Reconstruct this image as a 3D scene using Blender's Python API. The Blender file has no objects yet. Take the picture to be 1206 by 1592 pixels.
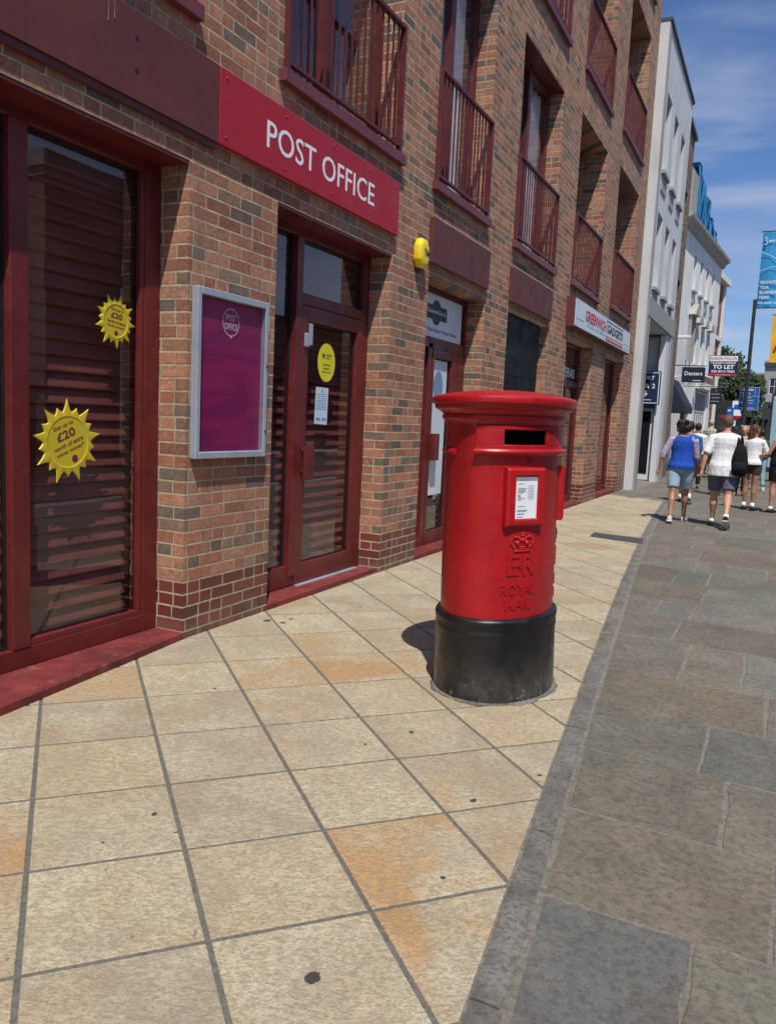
import bpy, bmesh, math, random
import numpy as np
from mathutils import Vector, Matrix
random.seed(7)
PI = math.pi
SC = bpy.context.scene
COL = SC.collection

# ------------------------------------------------------------------ camera
YAW, PITCH, ROLL = math.radians(25.78), math.radians(-6.758), math.radians(2.662)
CAMX, CAMH = 3.097, 1.43
fw = Vector((-math.sin(YAW)*math.cos(PITCH), math.cos(YAW)*math.cos(PITCH), math.sin(PITCH)))
rt = Vector((math.cos(YAW), math.sin(YAW), 0)); up = rt.cross(fw)
r2 = rt*math.cos(ROLL)+up*math.sin(ROLL); u2 = -rt*math.sin(ROLL)+up*math.cos(ROLL)
cd = bpy.data.cameras.new('camera'); cam = bpy.data.objects.new('camera', cd); COL.objects.link(cam)
cam.matrix_world = Matrix(((r2.x, u2.x, -fw.x, CAMX), (r2.y, u2.y, -fw.y, 0), (r2.z, u2.z, -fw.z, CAMH), (0, 0, 0, 1)))
cd.sensor_fit = 'VERTICAL'; cd.sensor_height = 36; cd.sensor_width = 27; cd.lens = 1243/1592*36
cd.clip_start = 0.05; cd.clip_end = 2000
SC.camera = cam

# ------------------------------------------------------------------ sky + sun
SUN = Vector((0.29, -0.48, 1.0)).normalized()
el = math.asin(SUN.z); az = math.atan2(SUN.x, SUN.y)
w = bpy.data.worlds.new('World'); SC.world = w; w.use_nodes = True
nt = w.node_tree; N = nt.nodes; L = nt.links
for n in list(N): N.remove(n)
sky = N.new('ShaderNodeTexSky'); sky.sky_type = 'NISHITA'; sky.sun_disc = False
sky.sun_elevation = el; sky.sun_rotation = az; sky.air_density = 1.0; sky.dust_density = 0.3; sky.ozone_density = 3.0
tc = N.new('ShaderNodeTexCoord'); sp = N.new('ShaderNodeSeparateXYZ'); L.new(tc.outputs['Generated'], sp.inputs[0])
def wm(op, a, b=None, clamp=False):
    m = N.new('ShaderNodeMath'); m.operation = op; m.use_clamp = clamp
    for i, x in enumerate((a, b)):
        if x is None: continue
        if isinstance(x, (int, float)): m.inputs[i].default_value = x
        else: L.new(x, m.inputs[i])
    return m.outputs[0]
dz = wm('ADD', wm('MAXIMUM', sp.outputs[2], 0.0), 0.12)
cv = N.new('ShaderNodeCombineXYZ')
L.new(wm('MULTIPLY', wm('DIVIDE', sp.outputs[0], dz), 0.55), cv.inputs[0])
L.new(wm('MULTIPLY', wm('DIVIDE', sp.outputs[1], dz), 1.15), cv.inputs[1])
def cloud(scale, detail, lo, hi, dist, off):
    n = N.new('ShaderNodeTexNoise'); n.inputs['Scale'].default_value = scale; n.inputs['Detail'].default_value = detail
    n.inputs['Roughness'].default_value = 0.55; n.inputs['Distortion'].default_value = dist
    mp = N.new('ShaderNodeMapping'); mp.inputs['Location'].default_value = off; mp.inputs['Rotation'].default_value = (0, 0, 0.35)
    L.new(cv.outputs[0], mp.inputs[0]); L.new(mp.outputs[0], n.inputs['Vector'])
    mr = N.new('ShaderNodeMapRange'); mr.interpolation_type = 'SMOOTHSTEP'
    mr.inputs[1].default_value = lo; mr.inputs[2].default_value = hi
    L.new(n.outputs[0], mr.inputs[0]); return mr.outputs[0]
c1 = cloud(1.3, 5, 0.44, 0.72, 0.3, (0.4, 0.15, 0)); c2 = cloud(0.5, 3, 0.42, 0.7, 0.2, (3.1, 1.0, 0))
cmask = wm('MULTIPLY', wm('MAXIMUM', c1, wm('MULTIPLY', c2, 0.8)), 0.72, True)
low_ = N.new('ShaderNodeMapRange'); low_.inputs[1].default_value = 0.30; low_.inputs[2].default_value = 0.0; low_.inputs[4].default_value = 0.35; L.new(sp.outputs[2], low_.inputs[0])
cmask = wm('ADD', cmask, wm('MULTIPLY', low_.outputs[0], wm('ADD', c2, 0.35)), True)
mix = N.new('ShaderNodeMix'); mix.data_type = 'RGBA'
L.new(cmask, mix.inputs['Factor']); 
tint = N.new('ShaderNodeMix'); tint.data_type = 'RGBA'; tint.blend_type = 'MULTIPLY'; tint.inputs['Factor'].default_value = 1
L.new(sky.outputs[0], tint.inputs['A']); tint.inputs['B'].default_value = (0.70, 0.90, 1.20, 1)
L.new(tint.outputs['Result'], mix.inputs['A']); mix.inputs['B'].default_value = (5.6, 6.1, 7.3, 1)
bg = N.new('ShaderNodeBackground'); bg.inputs['Strength'].default_value = 0.08
wo = N.new('ShaderNodeOutputWorld'); L.new(mix.outputs['Result'], bg.inputs['Color']); L.new(bg.outputs[0], wo.inputs[0])
sd = bpy.data.lights.new('sun', 'SUN'); sd.energy = 4.0; sd.angle = math.radians(0.53); sd.color = (1.0, 0.955, 0.88)
so = bpy.data.objects.new('sun', sd); COL.objects.link(so); so.location = SUN*40
so.rotation_euler = SUN.to_track_quat('Z', 'Y').to_euler()
SC.view_settings.view_transform = 'Standard'; SC.view_settings.look = 'None'
SC.view_settings.exposure = 0.25; SC.view_settings.gamma = 1; SC.view_settings.use_curve_mapping = False
SC.cycles.max_bounces = 8; SC.cycles.transparent_max_bounces = 24; SC.cycles.use_denoising = True

# ------------------------------------------------------------------ node helper / materials
class NT:
    def __init__(s, name):
        s.m = bpy.data.materials.new(name); s.m.use_nodes = True; s.t = s.m.node_tree
        s.n = s.t.nodes; s.l = s.t.links
        s.b = s.n['Principled BSDF']; s.out = s.n['Material Output']
        s._obj = None
    def put(s, x, sock):
        if x is None: return
        if hasattr(x, 'links') or isinstance(x, bpy.types.NodeSocket): s.l.new(x, sock)
        elif isinstance(x, (tuple, list)) and len(x) == 3 and sock.type == 'RGBA': sock.default_value = (*x, 1)
        else: sock.default_value = x
    def obj(s):
        if s._obj is None: s._obj = s.n.new('ShaderNodeTexCoord').outputs['Object']
        return s._obj
    def math(s, op, a, b=None, c=None, clamp=False):
        m = s.n.new('ShaderNodeMath'); m.operation = op; m.use_clamp = clamp
        s.put(a, m.inputs[0]); s.put(b, m.inputs[1]); s.put(c, m.inputs[2]); return m.outputs[0]
    def sep(s, v):
        m = s.n.new('ShaderNodeSeparateXYZ'); s.put(v, m.inputs[0]); return m.outputs
    def comb(s, x, y, z=0.0):
        m = s.n.new('ShaderNodeCombineXYZ'); s.put(x, m.inputs[0]); s.put(y, m.inputs[1]); s.put(z, m.inputs[2]); return m.outputs[0]
    def noise(s, scale, detail=4, rough=0.55, vec=None, dist=0.0, out=0):
        m = s.n.new('ShaderNodeTexNoise'); s.put(vec if vec is not None else s.obj(), m.inputs['Vector'])
        m.inputs['Scale'].default_value = scale; m.inputs['Detail'].default_value = detail
        m.inputs['Roughness'].default_value = rough; m.inputs['Distortion'].default_value = dist; return m.outputs[out]
    def white(s, v):
        m = s.n.new('ShaderNodeTexWhiteNoise'); m.noise_dimensions = '3D'; s.put(v, m.inputs['Vector']); return m.outputs
    def mapr(s, x, a, b, c=0.0, d=1.0, smooth=True):
        m = s.n.new('ShaderNodeMapRange'); m.interpolation_type = 'SMOOTHSTEP' if smooth else 'LINEAR'
        s.put(x, m.inputs[0]); s.put(a, m.inputs[1]); s.put(b, m.inputs[2]); s.put(c, m.inputs[3]); s.put(d, m.inputs[4]); return m.outputs[0]
    def mix(s, f, a, b, mode='MIX'):
        m = s.n.new('ShaderNodeMix'); m.data_type = 'RGBA'; m.blend_type = mode
        s.put(f, m.inputs['Factor']); s.put(a, m.inputs['A']); s.put(b, m.inputs['B']); return m.outputs['Result']
    def ramp(s, x, stops, const=False):
        m = s.n.new('ShaderNodeValToRGB'); r = m.color_ramp
        if const: r.interpolation = 'CONSTANT'
        while len(r.elements) < len(stops): r.elements.new(0.5)
        for e, (p, c) in zip(r.elements, stops): e.position = p; e.color = (*c, 1)
        s.put(x, m.inputs[0]); return m.outputs[0]
    def bump(s, h, strength=0.5, dist=0.01, prev=None):
        m = s.n.new('ShaderNodeBump'); m.inputs['Strength'].default_value = strength; m.inputs['Distance'].default_value = dist
        s.put(h, m.inputs['Height'])
        if prev is not None: s.put(prev, m.inputs['Normal'])
        return m.outputs[0]
    def attr(s, name):
        m = s.n.new('ShaderNodeAttribute'); m.attribute_name = name; return m
    def set(s, **k):
        names = dict(color='Base Color', rough='Roughness', metal='Metallic', normal='Normal', spec='Specular IOR Level', coat='Coat Weight', coatr='Coat Roughness')
        for a, v in k.items(): s.put(v, s.b.inputs[names[a]])
        return s.m

def paint(name, col, rough=0.45, var=0.12, scale=9, bump=0.05, spec=0.5, metal=0.0, dirt=0.0):
    t = NT(name); n = t.noise(scale, 5)
    dark = tuple(c*(1-var) for c in col); light = tuple(min(1, c*(1+var)) for c in col)
    c = t.mix(t.mapr(n, 0.3, 0.7), dark, light)
    if dirt:
        c = t.mix(t.math('MULTIPLY', t.mapr(t.noise(scale*3, 6, 0.7), 0.55, 0.75), dirt), c, (0.22, 0.2, 0.18))
    return t.set(color=c, rough=t.mapr(t.noise(scale*2.3, 4), 0.3, 0.7, max(0.05, rough-0.08), rough+0.1), metal=metal, spec=spec,
                 normal=t.bump(t.noise(scale*12, 4), bump, 0.004))

BRICKS = [(0.0, (0.339, 0.136, 0.086)), (0.14, (0.399, 0.172, 0.102)), (0.28, (0.360, 0.172, 0.107)), (0.42, (0.430, 0.203, 0.118)),
          (0.54, (0.300, 0.123, 0.081)), (0.65, (0.380, 0.198, 0.122)), (0.77, (0.214, 0.136, 0.097)), (0.86, (0.164, 0.120, 0.092)),
          (0.93, (0.250, 0.166, 0.122)), (0.97, (0.135, 0.102, 0.083))]
def brick_mat(name, stops=BRICKS, mortar=(0.58, 0.47, 0.31), base=True, bl=0.225, bh=0.075, soldier=False):
    t = NT(name); o = t.sep(t.obj())
    wob = t.math('MULTIPLY', t.math('SUBTRACT', t.noise(2.2, 2), 0.5), 0.008)
    u = t.math('ADD', o[0], o[1]); v = t.math('ADD', t.math('SUBTRACT', o[2], 0.025), wob)
    row = t.math('FLOOR', t.math('DIVIDE', v, bh)); fv = t.math('FRACT', t.math('DIVIDE', v, bh))
    jit = t.math('MULTIPLY', t.white(t.comb(row, 3.3, 1.7))[0], 0.10)
    uu = t.math('ADD', t.math('DIVIDE', u, bl), t.math('ADD', jit, t.math('MULTIPLY', t.math('FLOORED_MODULO', row, 2.0), 0.5)))
    col = t.math('FLOOR', uu); fu = t.math('FRACT', uu)
    hl = t.math('GREATER_THAN', t.white(t.comb(col, row, 9.1))[0], 0.80)   # some bricks are cut into two headers
    fu2 = t.math('FRACT', t.math('MULTIPLY', fu, 2.0)); half = t.math('MULTIPLY', t.math('FLOOR', t.math('MULTIPLY', fu, 2.0)), hl)
    du1 = t.math('MULTIPLY', t.math('MINIMUM', fu, t.math('SUBTRACT', 1.0, fu)), bl)
    du2 = t.math('MULTIPLY', t.math('MINIMUM', fu2, t.math('SUBTRACT', 1.0, fu2)), bl/2)
    du = t.math('ADD', t.math('MULTIPLY', du1, t.math('SUBTRACT', 1.0, hl)), t.math('MULTIPLY', du2, hl))
    dv = t.math('MULTIPLY', t.math('MINIMUM', fv, t.math('SUBTRACT', 1.0, fv)), bh)
    d = t.math('ADD', t.math('MINIMUM', du, dv), t.math('MULTIPLY', t.math('SUBTRACT', t.noise(38, 5, 0.7), 0.5), 0.009))
    mask = t.mapr(d, 0.0042, 0.0068)
    rnd = t.white(t.comb(t.math('ADD', col, t.math('MULTIPLY', half, 0.37)), row, 4.4))
    bc = t.ramp(rnd[0], stops, True)
    val = t.math('ADD', 0.82, t.math('MULTIPLY', t.white(t.comb(col, row, t.math('ADD', half, 2.0)))[0], 0.36))
    fine = t.math('MULTIPLY', t.mapr(t.noise(45, 6, 0.75), 0.28, 0.72, 0.62, 1.30), t.mapr(t.noise(14, 4, 0.7, dist=0.8), 0.3, 0.7, 0.82, 1.15))
    bc = t.mix(1.0, bc, t.comb(t.math('MULTIPLY', val, fine), t.math('MULTIPLY', val, fine), t.math('MULTIPLY', val, fine)), 'MULTIPLY')
    bc = t.mix(t.math('MULTIPLY', t.mapr(t.noise(9, 5, 0.7), 0.56, 0.74), 0.35), bc, (0.46, 0.38, 0.30))
    rough = 0.85
    if base:
        eng = t.math('LESS_THAN', row, 5.0)
        ec = t.ramp(rnd[0], [(0.0, (0.15, 0.032, 0.024)), (0.3, (0.19, 0.043, 0.030)), (0.6, (0.125, 0.030, 0.024)), (0.85, (0.10, 0.030, 0.026))], True)
        ec = t.mix(t.mapr(t.noise(30, 4), 0.6, 0.8, 0, 0.3), ec, (0.3, 0.13, 0.1))
        ec = t.mix(t.math('MULTIPLY', t.mapr(o[2], 0.26, 0.10), t.mapr(t.noise(7, 4), 0.35, 0.7, 0, 0.35)), ec, (0.25, 0.2, 0.15))
        bc = t.mix(eng, bc, ec); rough = t.math('SUBTRACT', 0.85, t.math('MULTIPLY', eng, 0.4))
    mc = t.mix(t.mapr(t.noise(6, 6, 0.75), 0.35, 0.65), tuple(c*0.6 for c in mortar), mortar)
    col_ = t.mix(mask, mc, bc)
    col_ = t.mix(t.math('MULTIPLY', t.mapr(t.noise(0.7, 5, 0.6), 0.42, 0.72), 0.22), col_, (0.16, 0.12, 0.09))
    stv = t.comb(t.math('MULTIPLY', u, 4.0), t.math('MULTIPLY', o[2], 0.35), 2.0)
    col_ = t.mix(t.mapr(t.noise(1.6, 6, 0.7, stv), 0.54, 0.74, 0, 0.30), col_, (0.13, 0.105, 0.085))
    col_ = t.mix(t.mapr(t.noise(0.55, 4, 0.6), 0.55, 0.72, 0, 0.16), col_, (0.55, 0.45, 0.34))
    if base: col_ = t.mix(t.math('MULTIPLY', t.mapr(o[2], 0.24, 0.06), t.mapr(t.noise(12, 5, 0.7), 0.4, 0.7, 0.0, 0.55)), col_, (0.17, 0.145, 0.115))
    h = t.math('ADD', mask, t.math('MULTIPLY', t.noise(70, 5, 0.7), 0.35))
    return t.set(color=col_, rough=rough, spec=0.35, normal=t.bump(h, 0.9, 0.006))

M = {}
M['brick'] = brick_mat('brickwork')
M['brick_old'] = brick_mat('old brown brickwork', [(0, (0.2, 0.13, 0.09)), (0.3, (0.16, 0.105, 0.08)), (0.6, (0.25, 0.16, 0.11)), (0.85, (0.11, 0.08, 0.065))], (0.3, 0.26, 0.2), False)
M['brick_red'] = brick_mat('red brickwork', [(0, (0.3, 0.1, 0.07)), (0.3, (0.26, 0.09, 0.065)), (0.6, (0.34, 0.13, 0.09)), (0.85, (0.2, 0.08, 0.06))], (0.35, 0.28, 0.22), False)
M['red_frame'] = paint('dark red frame paint', (0.125, 0.0145, 0.0145), 0.42, 0.18, 4, dirt=0.12)
M['rail_red'] = paint('dark red railing paint', (0.105, 0.017, 0.015), 0.45, 0.15, 8)
M['maroon'] = paint('maroon panel', (0.115, 0.026, 0.022), 0.6, 0.10, 2, bump=0.02, dirt=0.08)
M['sill'] = paint('maroon sill metal', (0.15, 0.035, 0.045), 0.5, 0.12, 6, dirt=0.1)
M['sill_red'] = paint('red painted threshold', (0.155, 0.020, 0.019), 0.7, 0.35, 5, bump=0.25, dirt=0.5)
M['sign_red'] = paint('post office sign red', (0.38, 0.008, 0.020), 0.5, 0.04, 2, bump=0.01)
M['white'] = paint('white vinyl', (0.80, 0.80, 0.80), 0.5, 0.03)
M['white_letter'] = paint('white lettering', (0.85, 0.84, 0.86), 0.5, 0.02)
M['offwhite'] = paint('sign board white', (0.60, 0.66, 0.72), 0.45, 0.05, 2)
M['black'] = paint('black paint', (0.012, 0.012, 0.013), 0.5, 0.2)
M['near_black'] = paint('black shutter', (0.004, 0.0045, 0.006), 0.6, 0.3, 2, spec=0.25)
M['silver'] = paint('brushed aluminium', (0.42, 0.46, 0.52), 0.38, 0.08, 4, metal=0.35)
M['interior'] = paint('painted room darkness', (0.012, 0.009, 0.009), 0.9, 0.2, 1)  # backs of openings: darkness of unlit rooms painted as near-black colour
M['yellow'] = paint('yellow plastic', (0.80, 0.60, 0.02), 0.35, 0.06, 5)
M['yellow_sticker'] = paint('yellow oval sticker', (0.70, 0.62, 0.02), 0.5, 0.05, 5)
M['navy'] = paint('navy sign', (0.012, 0.022, 0.075), 0.45, 0.1)
M['navy_dark'] = paint('dark navy sign', (0.008, 0.014, 0.03), 0.5, 0.1)
M['blue_sign'] = paint('blue information sign', (0.01, 0.10, 0.34), 0.45, 0.08)
M['banner_blue'] = paint('cyan banner cloth', (0.02, 0.27, 0.56), 0.7, 0.08, 3)
M['banner_yellow'] = paint('amber banner cloth', (0.75, 0.40, 0.02), 0.7, 0.1, 3)
M['paper'] = paint('paper', (0.78, 0.80, 0.82), 0.7, 0.03)
M['paper_blue'] = paint('pale blue notice', (0.50, 0.66, 0.78), 0.6, 0.05)
M['print_grey'] = paint('print grey', (0.25, 0.27, 0.3), 0.8, 0.1)
M['print_blue'] = paint('print blue', (0.16, 0.26, 0.42), 0.8, 0.1)
M['red_txt'] = paint('red lettering', (0.45, 0.02, 0.04), 0.5, 0.05)
M['lt_txt'] = paint('pale blue lettering', (0.30, 0.45, 0.55), 0.5, 0.05)
M['maroon_txt'] = paint('dark red lettering', (0.16, 0.012, 0.02), 0.6, 0.05)
M['green_dk'] = paint('dark green emblem', (0.006, 0.022, 0.016), 0.5, 0.05)
M['tarp'] = paint('blue scaffold netting', (0.015, 0.20, 0.42), 0.8, 0.3, 2.5, bump=0.6)
M['metal_dk'] = paint('dark metal', (0.03, 0.032, 0.035), 0.45, 0.2)
M['wood'] = paint('bare timber strip', (0.36, 0.22, 0.09), 0.7, 0.2, 6)
M['curtain'] = paint('white curtain', (0.82, 0.84, 0.88), 0.9, 0.08, 3)
M['fabric_navy'] = paint('navy awning canvas', (0.008, 0.014, 0.035), 0.85, 0.15)
M['lead'] = paint('lead flashing', (0.05, 0.055, 0.06), 0.6, 0.15)

def stucco(name, col, streak=0.3):
    t = NT(name); o = t.sep(t.obj())
    sv = t.comb(t.math('MULTIPLY', o[0], 5.0), t.math('MULTIPLY', o[1], 5.0), t.math('MULTIPLY', o[2], 0.5))
    s_ = t.mapr(t.noise(1.2, 6, 0.65, sv), 0.5, 0.75)
    c = t.mix(t.mapr(t.noise(1.5, 5), 0.3, 0.7), tuple(x*0.88 for x in col), col)
    c = t.mix(t.math('MULTIPLY', s_, streak), c, (0.25, 0.24, 0.22))
    return t.set(color=c, rough=0.85, spec=0.3, normal=t.bump(t.noise(30, 5), 0.25, 0.01))
M['render'] = stucco('pale painted render', (0.60, 0.61, 0.62), 0.3)
M['render_white'] = stucco('white stucco', (0.78, 0.77, 0.74), 0.22)
M['render_cream'] = stucco('weathered cream stone', (0.36, 0.35, 0.33), 0.35)
M['concrete'] = stucco('concrete', (0.34, 0.34, 0.33), 0.5)
M['board'] = stucco('white painted board', (0.66, 0.68, 0.7), 0.1)

def glass_mat(name, tintc=(0.62, 0.6, 0.6), ior=1.55, rough=0.0, boost=1.6):
    t = NT(name); t.n.remove(t.b)
    tr = t.n.new('ShaderNodeBsdfTransparent'); tr.inputs[0].default_value = (*tintc, 1)
    gl = t.n.new('ShaderNodeBsdfGlossy'); gl.inputs['Roughness'].default_value = rough; gl.inputs[0].default_value = (0.95, 0.97, 1, 1)
    bmp = t.bump(t.noise(1.3, 2), 0.06, 0.02); t.l.new(bmp, gl.inputs['Normal'])
    fr = t.n.new('ShaderNodeFresnel'); fr.inputs[0].default_value = ior
    mx = t.n.new('ShaderNodeMixShader')
    geo = t.n.new('ShaderNodeNewGeometry')
    fac = t.math('MULTIPLY', t.math('MULTIPLY', fr.outputs[0], boost, clamp=True), t.math('SUBTRACT', 1.0, geo.outputs['Backfacing']))
    t.l.new(fac, mx.inputs[0]); t.l.new(tr.outputs[0], mx.inputs[1]); t.l.new(gl.outputs[0], mx.inputs[2])
    t.l.new(mx.outputs[0], t.out.inputs[0]); return t.m
M['glass'] = glass_mat('shop window glass', (0.86, 0.83, 0.83), 1.55, 0.0, 1.5)
M['glass_up'] = glass_mat('upper window glass', (0.93, 0.94, 0.95), 1.55, 0.0, 1.6)
M['case_glass'] = glass_mat('notice case glass', (0.97, 0.95, 0.97), 1.5, 0.01, 1.3)
M['glass_far'] = paint('far window glass', (0.03, 0.036, 0.045), 0.12, 0.3, 1, bump=0.02)

t = NT('maroon slatted shutter'); o = t.sep(t.obj())
M['shutter'] = t.set(color=t.mix(t.mapr(t.noise(3, 4), 0.3, 0.7), (0.22, 0.075, 0.066), (0.32, 0.115, 0.10)), rough=0.4)
t = NT('magenta poster'); o = t.sep(t.obj())
g_ = t.mapr(o[2], 1.2, 2.0)
cl = t.mix(t.math('GREATER_THAN', t.math('ADD', o[2], t.math('MULTIPLY', o[1], 0.10)), 1.93), (0.35, 0.022, 0.125), (0.33, 0.022, 0.065))
M['poster'] = t.set(color=t.mix(t.mapr(t.noise(3, 3), 0.4, 0.7, 0, 0.4), t.mix(t.mapr(t.noise(1.0, 2, 0.5, t.comb(1.0, t.math('MULTIPLY', o[1], 1.5), t.math('MULTIPLY', o[2], 9.0)), 0.6), 0.42, 0.58), cl, (0.26, 0.014, 0.11)), (0.20, 0.010, 0.085)), rough=0.35)  # horizontal bands imitate reflections in the case glass, painted into the poster colour
t = NT('pillar box red paint')
c = t.mix(t.mapr(t.noise(3, 4), 0.35, 0.7), (0.36, 0.004, 0.008), (0.44, 0.006, 0.010))
c = t.mix(t.mapr(t.noise(38, 6, 0.75), 0.73, 0.76), c, (0.24, 0.02, 0.02))
o = t.sep(t.obj()); rv = t.comb(t.math('MULTIPLY', o[0], 22.0), t.math('MULTIPLY', o[1], 22.0), t.math('MULTIPLY', o[2], 1.1))
c = t.mix(t.mapr(t.noise(1.0, 5, 0.6, rv), 0.50, 0.72, 0, 0.30), c, (0.20, 0.012, 0.014))
c = t.mix(t.mapr(t.noise(26, 6, 0.75), 0.70, 0.72, 0, 0.8), c, (0.36, 0.26, 0.24))
M['box_red'] = t.set(color=c, rough=t.mapr(t.noise(14, 5), 0.3, 0.7, 0.34, 0.52), coat=0.15, coatr=0.2,
                     normal=t.bump(t.math('ADD', t.noise(11, 4, 0.6), t.math('ADD', t.math('MULTIPLY', t.noise(1.0, 4, 0.5, rv), 0.6), t.math('MULTIPLY', t.noise(90, 4), 0.2))), 0.22, 0.012))
t = NT('pillar box black paint'); o = t.sep(t.obj())
c = t.mix(t.mapr(t.noise(5, 5), 0.35, 0.7), (0.006, 0.006, 0.007), (0.013, 0.013, 0.014))
sv = t.comb(t.math('MULTIPLY', o[0], 40.0), t.math('MULTIPLY', o[1], 40.0), t.math('MULTIPLY', o[2], 22.0))
scuff = t.math('MULTIPLY', t.mapr(t.noise(1.0, 7, 0.75, sv), 0.56, 0.64), t.mapr(o[2], 0.16, 0.0, 0, 0.8))
c = t.mix(scuff, c, (0.33, 0.32, 0.30))
c = t.mix(t.mapr(t.noise(30, 5, 0.7), 0.72, 0.74), c, (0.30, 0.25, 0.23))
c = t.mix(t.math('MULTIPLY', t.mapr(o[2], 0.3, 0.0), t.mapr(t.noise(6, 5, 0.7), 0.35, 0.65, 0.0, 0.45)), c, (0.12, 0.115, 0.10))
M['box_black'] = t.set(color=c, rough=t.mapr(t.noise(9, 4), 0.3, 0.7, 0.3, 0.55), normal=t.bump(t.noise(60, 5), 0.15, 0.004))

# ------------------------------------------------------------------ mesh builder
WL = {}
def tag(o, label=None, cat=None, group=None, kind=None):
    if label: o['label'] = label
    if cat: o['category'] = cat
    if group: o['group'] = group
    if kind: o['kind'] = kind
    return o
def empty(name, loc, rz=0.0, label=None, cat=None, group=None):
    o = bpy.data.objects.new(name, None); COL.objects.link(o); o.location = loc; o.rotation_euler = (0, 0, rz)
    o.empty_display_size = 0.2; WL[o.name] = Vector(loc) if rz == 0 else Vector((0, 0, 0))
    return tag(o, label, cat, group)
class MB:
    def __init__(s): s.v = []; s.f = []; s.m = []
    def add(s, vs, fs, m=0):
        b = len(s.v); s.v += [tuple(p) for p in vs]; s.f += [tuple(b+i for i in f) for f in fs]; s.m += [m]*len(fs); return s
    def box(s, x0, x1, y0, y1, z0, z1, m=0):
        return s.add([(x0,y0,z0),(x1,y0,z0),(x1,y1,z0),(x0,y1,z0),(x0,y0,z1),(x1,y0,z1),(x1,y1,z1),(x0,y1,z1)],
              [(0,3,2,1),(4,5,6,7),(0,1,5,4),(1,2,6,5),(2,3,7,6),(3,0,4,7)], m)
    def quad(s, a, b, c, d, m=0): return s.add([a,b,c,d], [(0,1,2,3)], m)
    def prism(s, poly, d, m=0):   # poly: list of 3D points (planar), d: offset vector
        n = len(poly); d = Vector(d); P = [Vector(p) for p in poly]
        return s.add(P+[p+d for p in P], [tuple(range(n))[::-1], tuple(range(n, 2*n))]+[(i,(i+1)%n,n+(i+1)%n,n+i) for i in range(n)], m)
    def loft(s, rings, m=0, closed=True, cap=True):
        n = len(rings[0]); vs = [p for r in rings for p in r]; fs = []
        for k in range(len(rings)-1):
            for i in range(n if closed else n-1):
                a = k*n+i; b = k*n+(i+1)%n; fs.append((a, b, b+n, a+n))
        if cap: fs.append(tuple(range(n))[::-1]); fs.append(tuple(range((len(rings)-1)*n, len(rings)*n)))
        return s.add(vs, fs, m)
    def tube(s, pts, rad, n=8, m=0, flat=None):
        pts = [Vector(p) for p in pts]; rings = []
        if not isinstance(rad, (list, tuple)): rad = [rad]*len(pts)
        prev = None
        for i, p in enumerate(pts):
            d = ((pts[i]-pts[i-1]) if i else (pts[1]-pts[0])) + ((pts[i+1]-pts[i]) if i < len(pts)-1 else Vector((0,0,0)))
            d.normalize()
            if prev is None:
                a = Vector((1,0,0)) if abs(d.x) < 0.9 else Vector((0,1,0))
            else: a = prev
            a = (a-d*a.dot(d)).normalized(); prev = a; b = d.cross(a)
            r = rad[i]; ra, rb = (r if isinstance(r, (list, tuple)) else (r, r))
            rings.append([p+a*ra*math.cos(2*PI*k/n)+b*rb*math.sin(2*PI*k/n) for k in range(n)])
        return s.loft(rings, m)
    def ell(s, c, r, n=14, k=9, m=0, rot=None):
        c = Vector(c); rings = []
        for j in range(1, k):
            th = PI*j/k
            ring = [Vector((r[0]*math.sin(th)*math.cos(2*PI*i/n), r[1]*math.sin(th)*math.sin(2*PI*i/n), -r[2]*math.cos(th))) for i in range(n)]
            rings.append([(rot@p if rot else p)+c for p in ring])
        return s.loft(rings, m)
    def lathe(s, prof, cx, cy, n=40, m=0):
        return s.loft([[(cx+r*math.cos(2*PI*i/n), cy+r*math.sin(2*PI*i/n), z) for i in range(n)] for r, z in prof], m)
    def build(s, name, mats, parent=None, smooth=False, bevel=0.0, recalc=True, auto=False):
        if not isinstance(mats, (list, tuple)): mats = [mats]
        mats = [M[x] if isinstance(x, str) else x for x in mats]
        off = WL[parent.name] if parent else Vector((0,0,0))
        me = bpy.data.meshes.new(name); me.from_pydata([(p[0]-off.x, p[1]-off.y, p[2]-off.z) for p in s.v], [], s.f)
        for mm in mats: me.materials.append(mm)
        me.polygons.foreach_set('material_index', s.m)
        if recalc or bevel:
            bm = bmesh.new(); bm.from_mesh(me)
            if recalc: bmesh.ops.recalc_face_normals(bm, faces=bm.faces)
            if bevel: bmesh.ops.bevel(bm, geom=list(bm.edges), offset=bevel, segments=1, affect='EDGES', clamp_overlap=True)
            bm.to_mesh(me); bm.free()
        if smooth: me.polygons.foreach_set('use_smooth', [True]*len(me.polygons))
        if auto: me.set_sharp_from_angle(angle=math.radians(38))
        o = bpy.data.objects.new(name, me); COL.objects.link(o)
        if parent: o.parent = parent
        WL[o.name] = off
        return o
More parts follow.
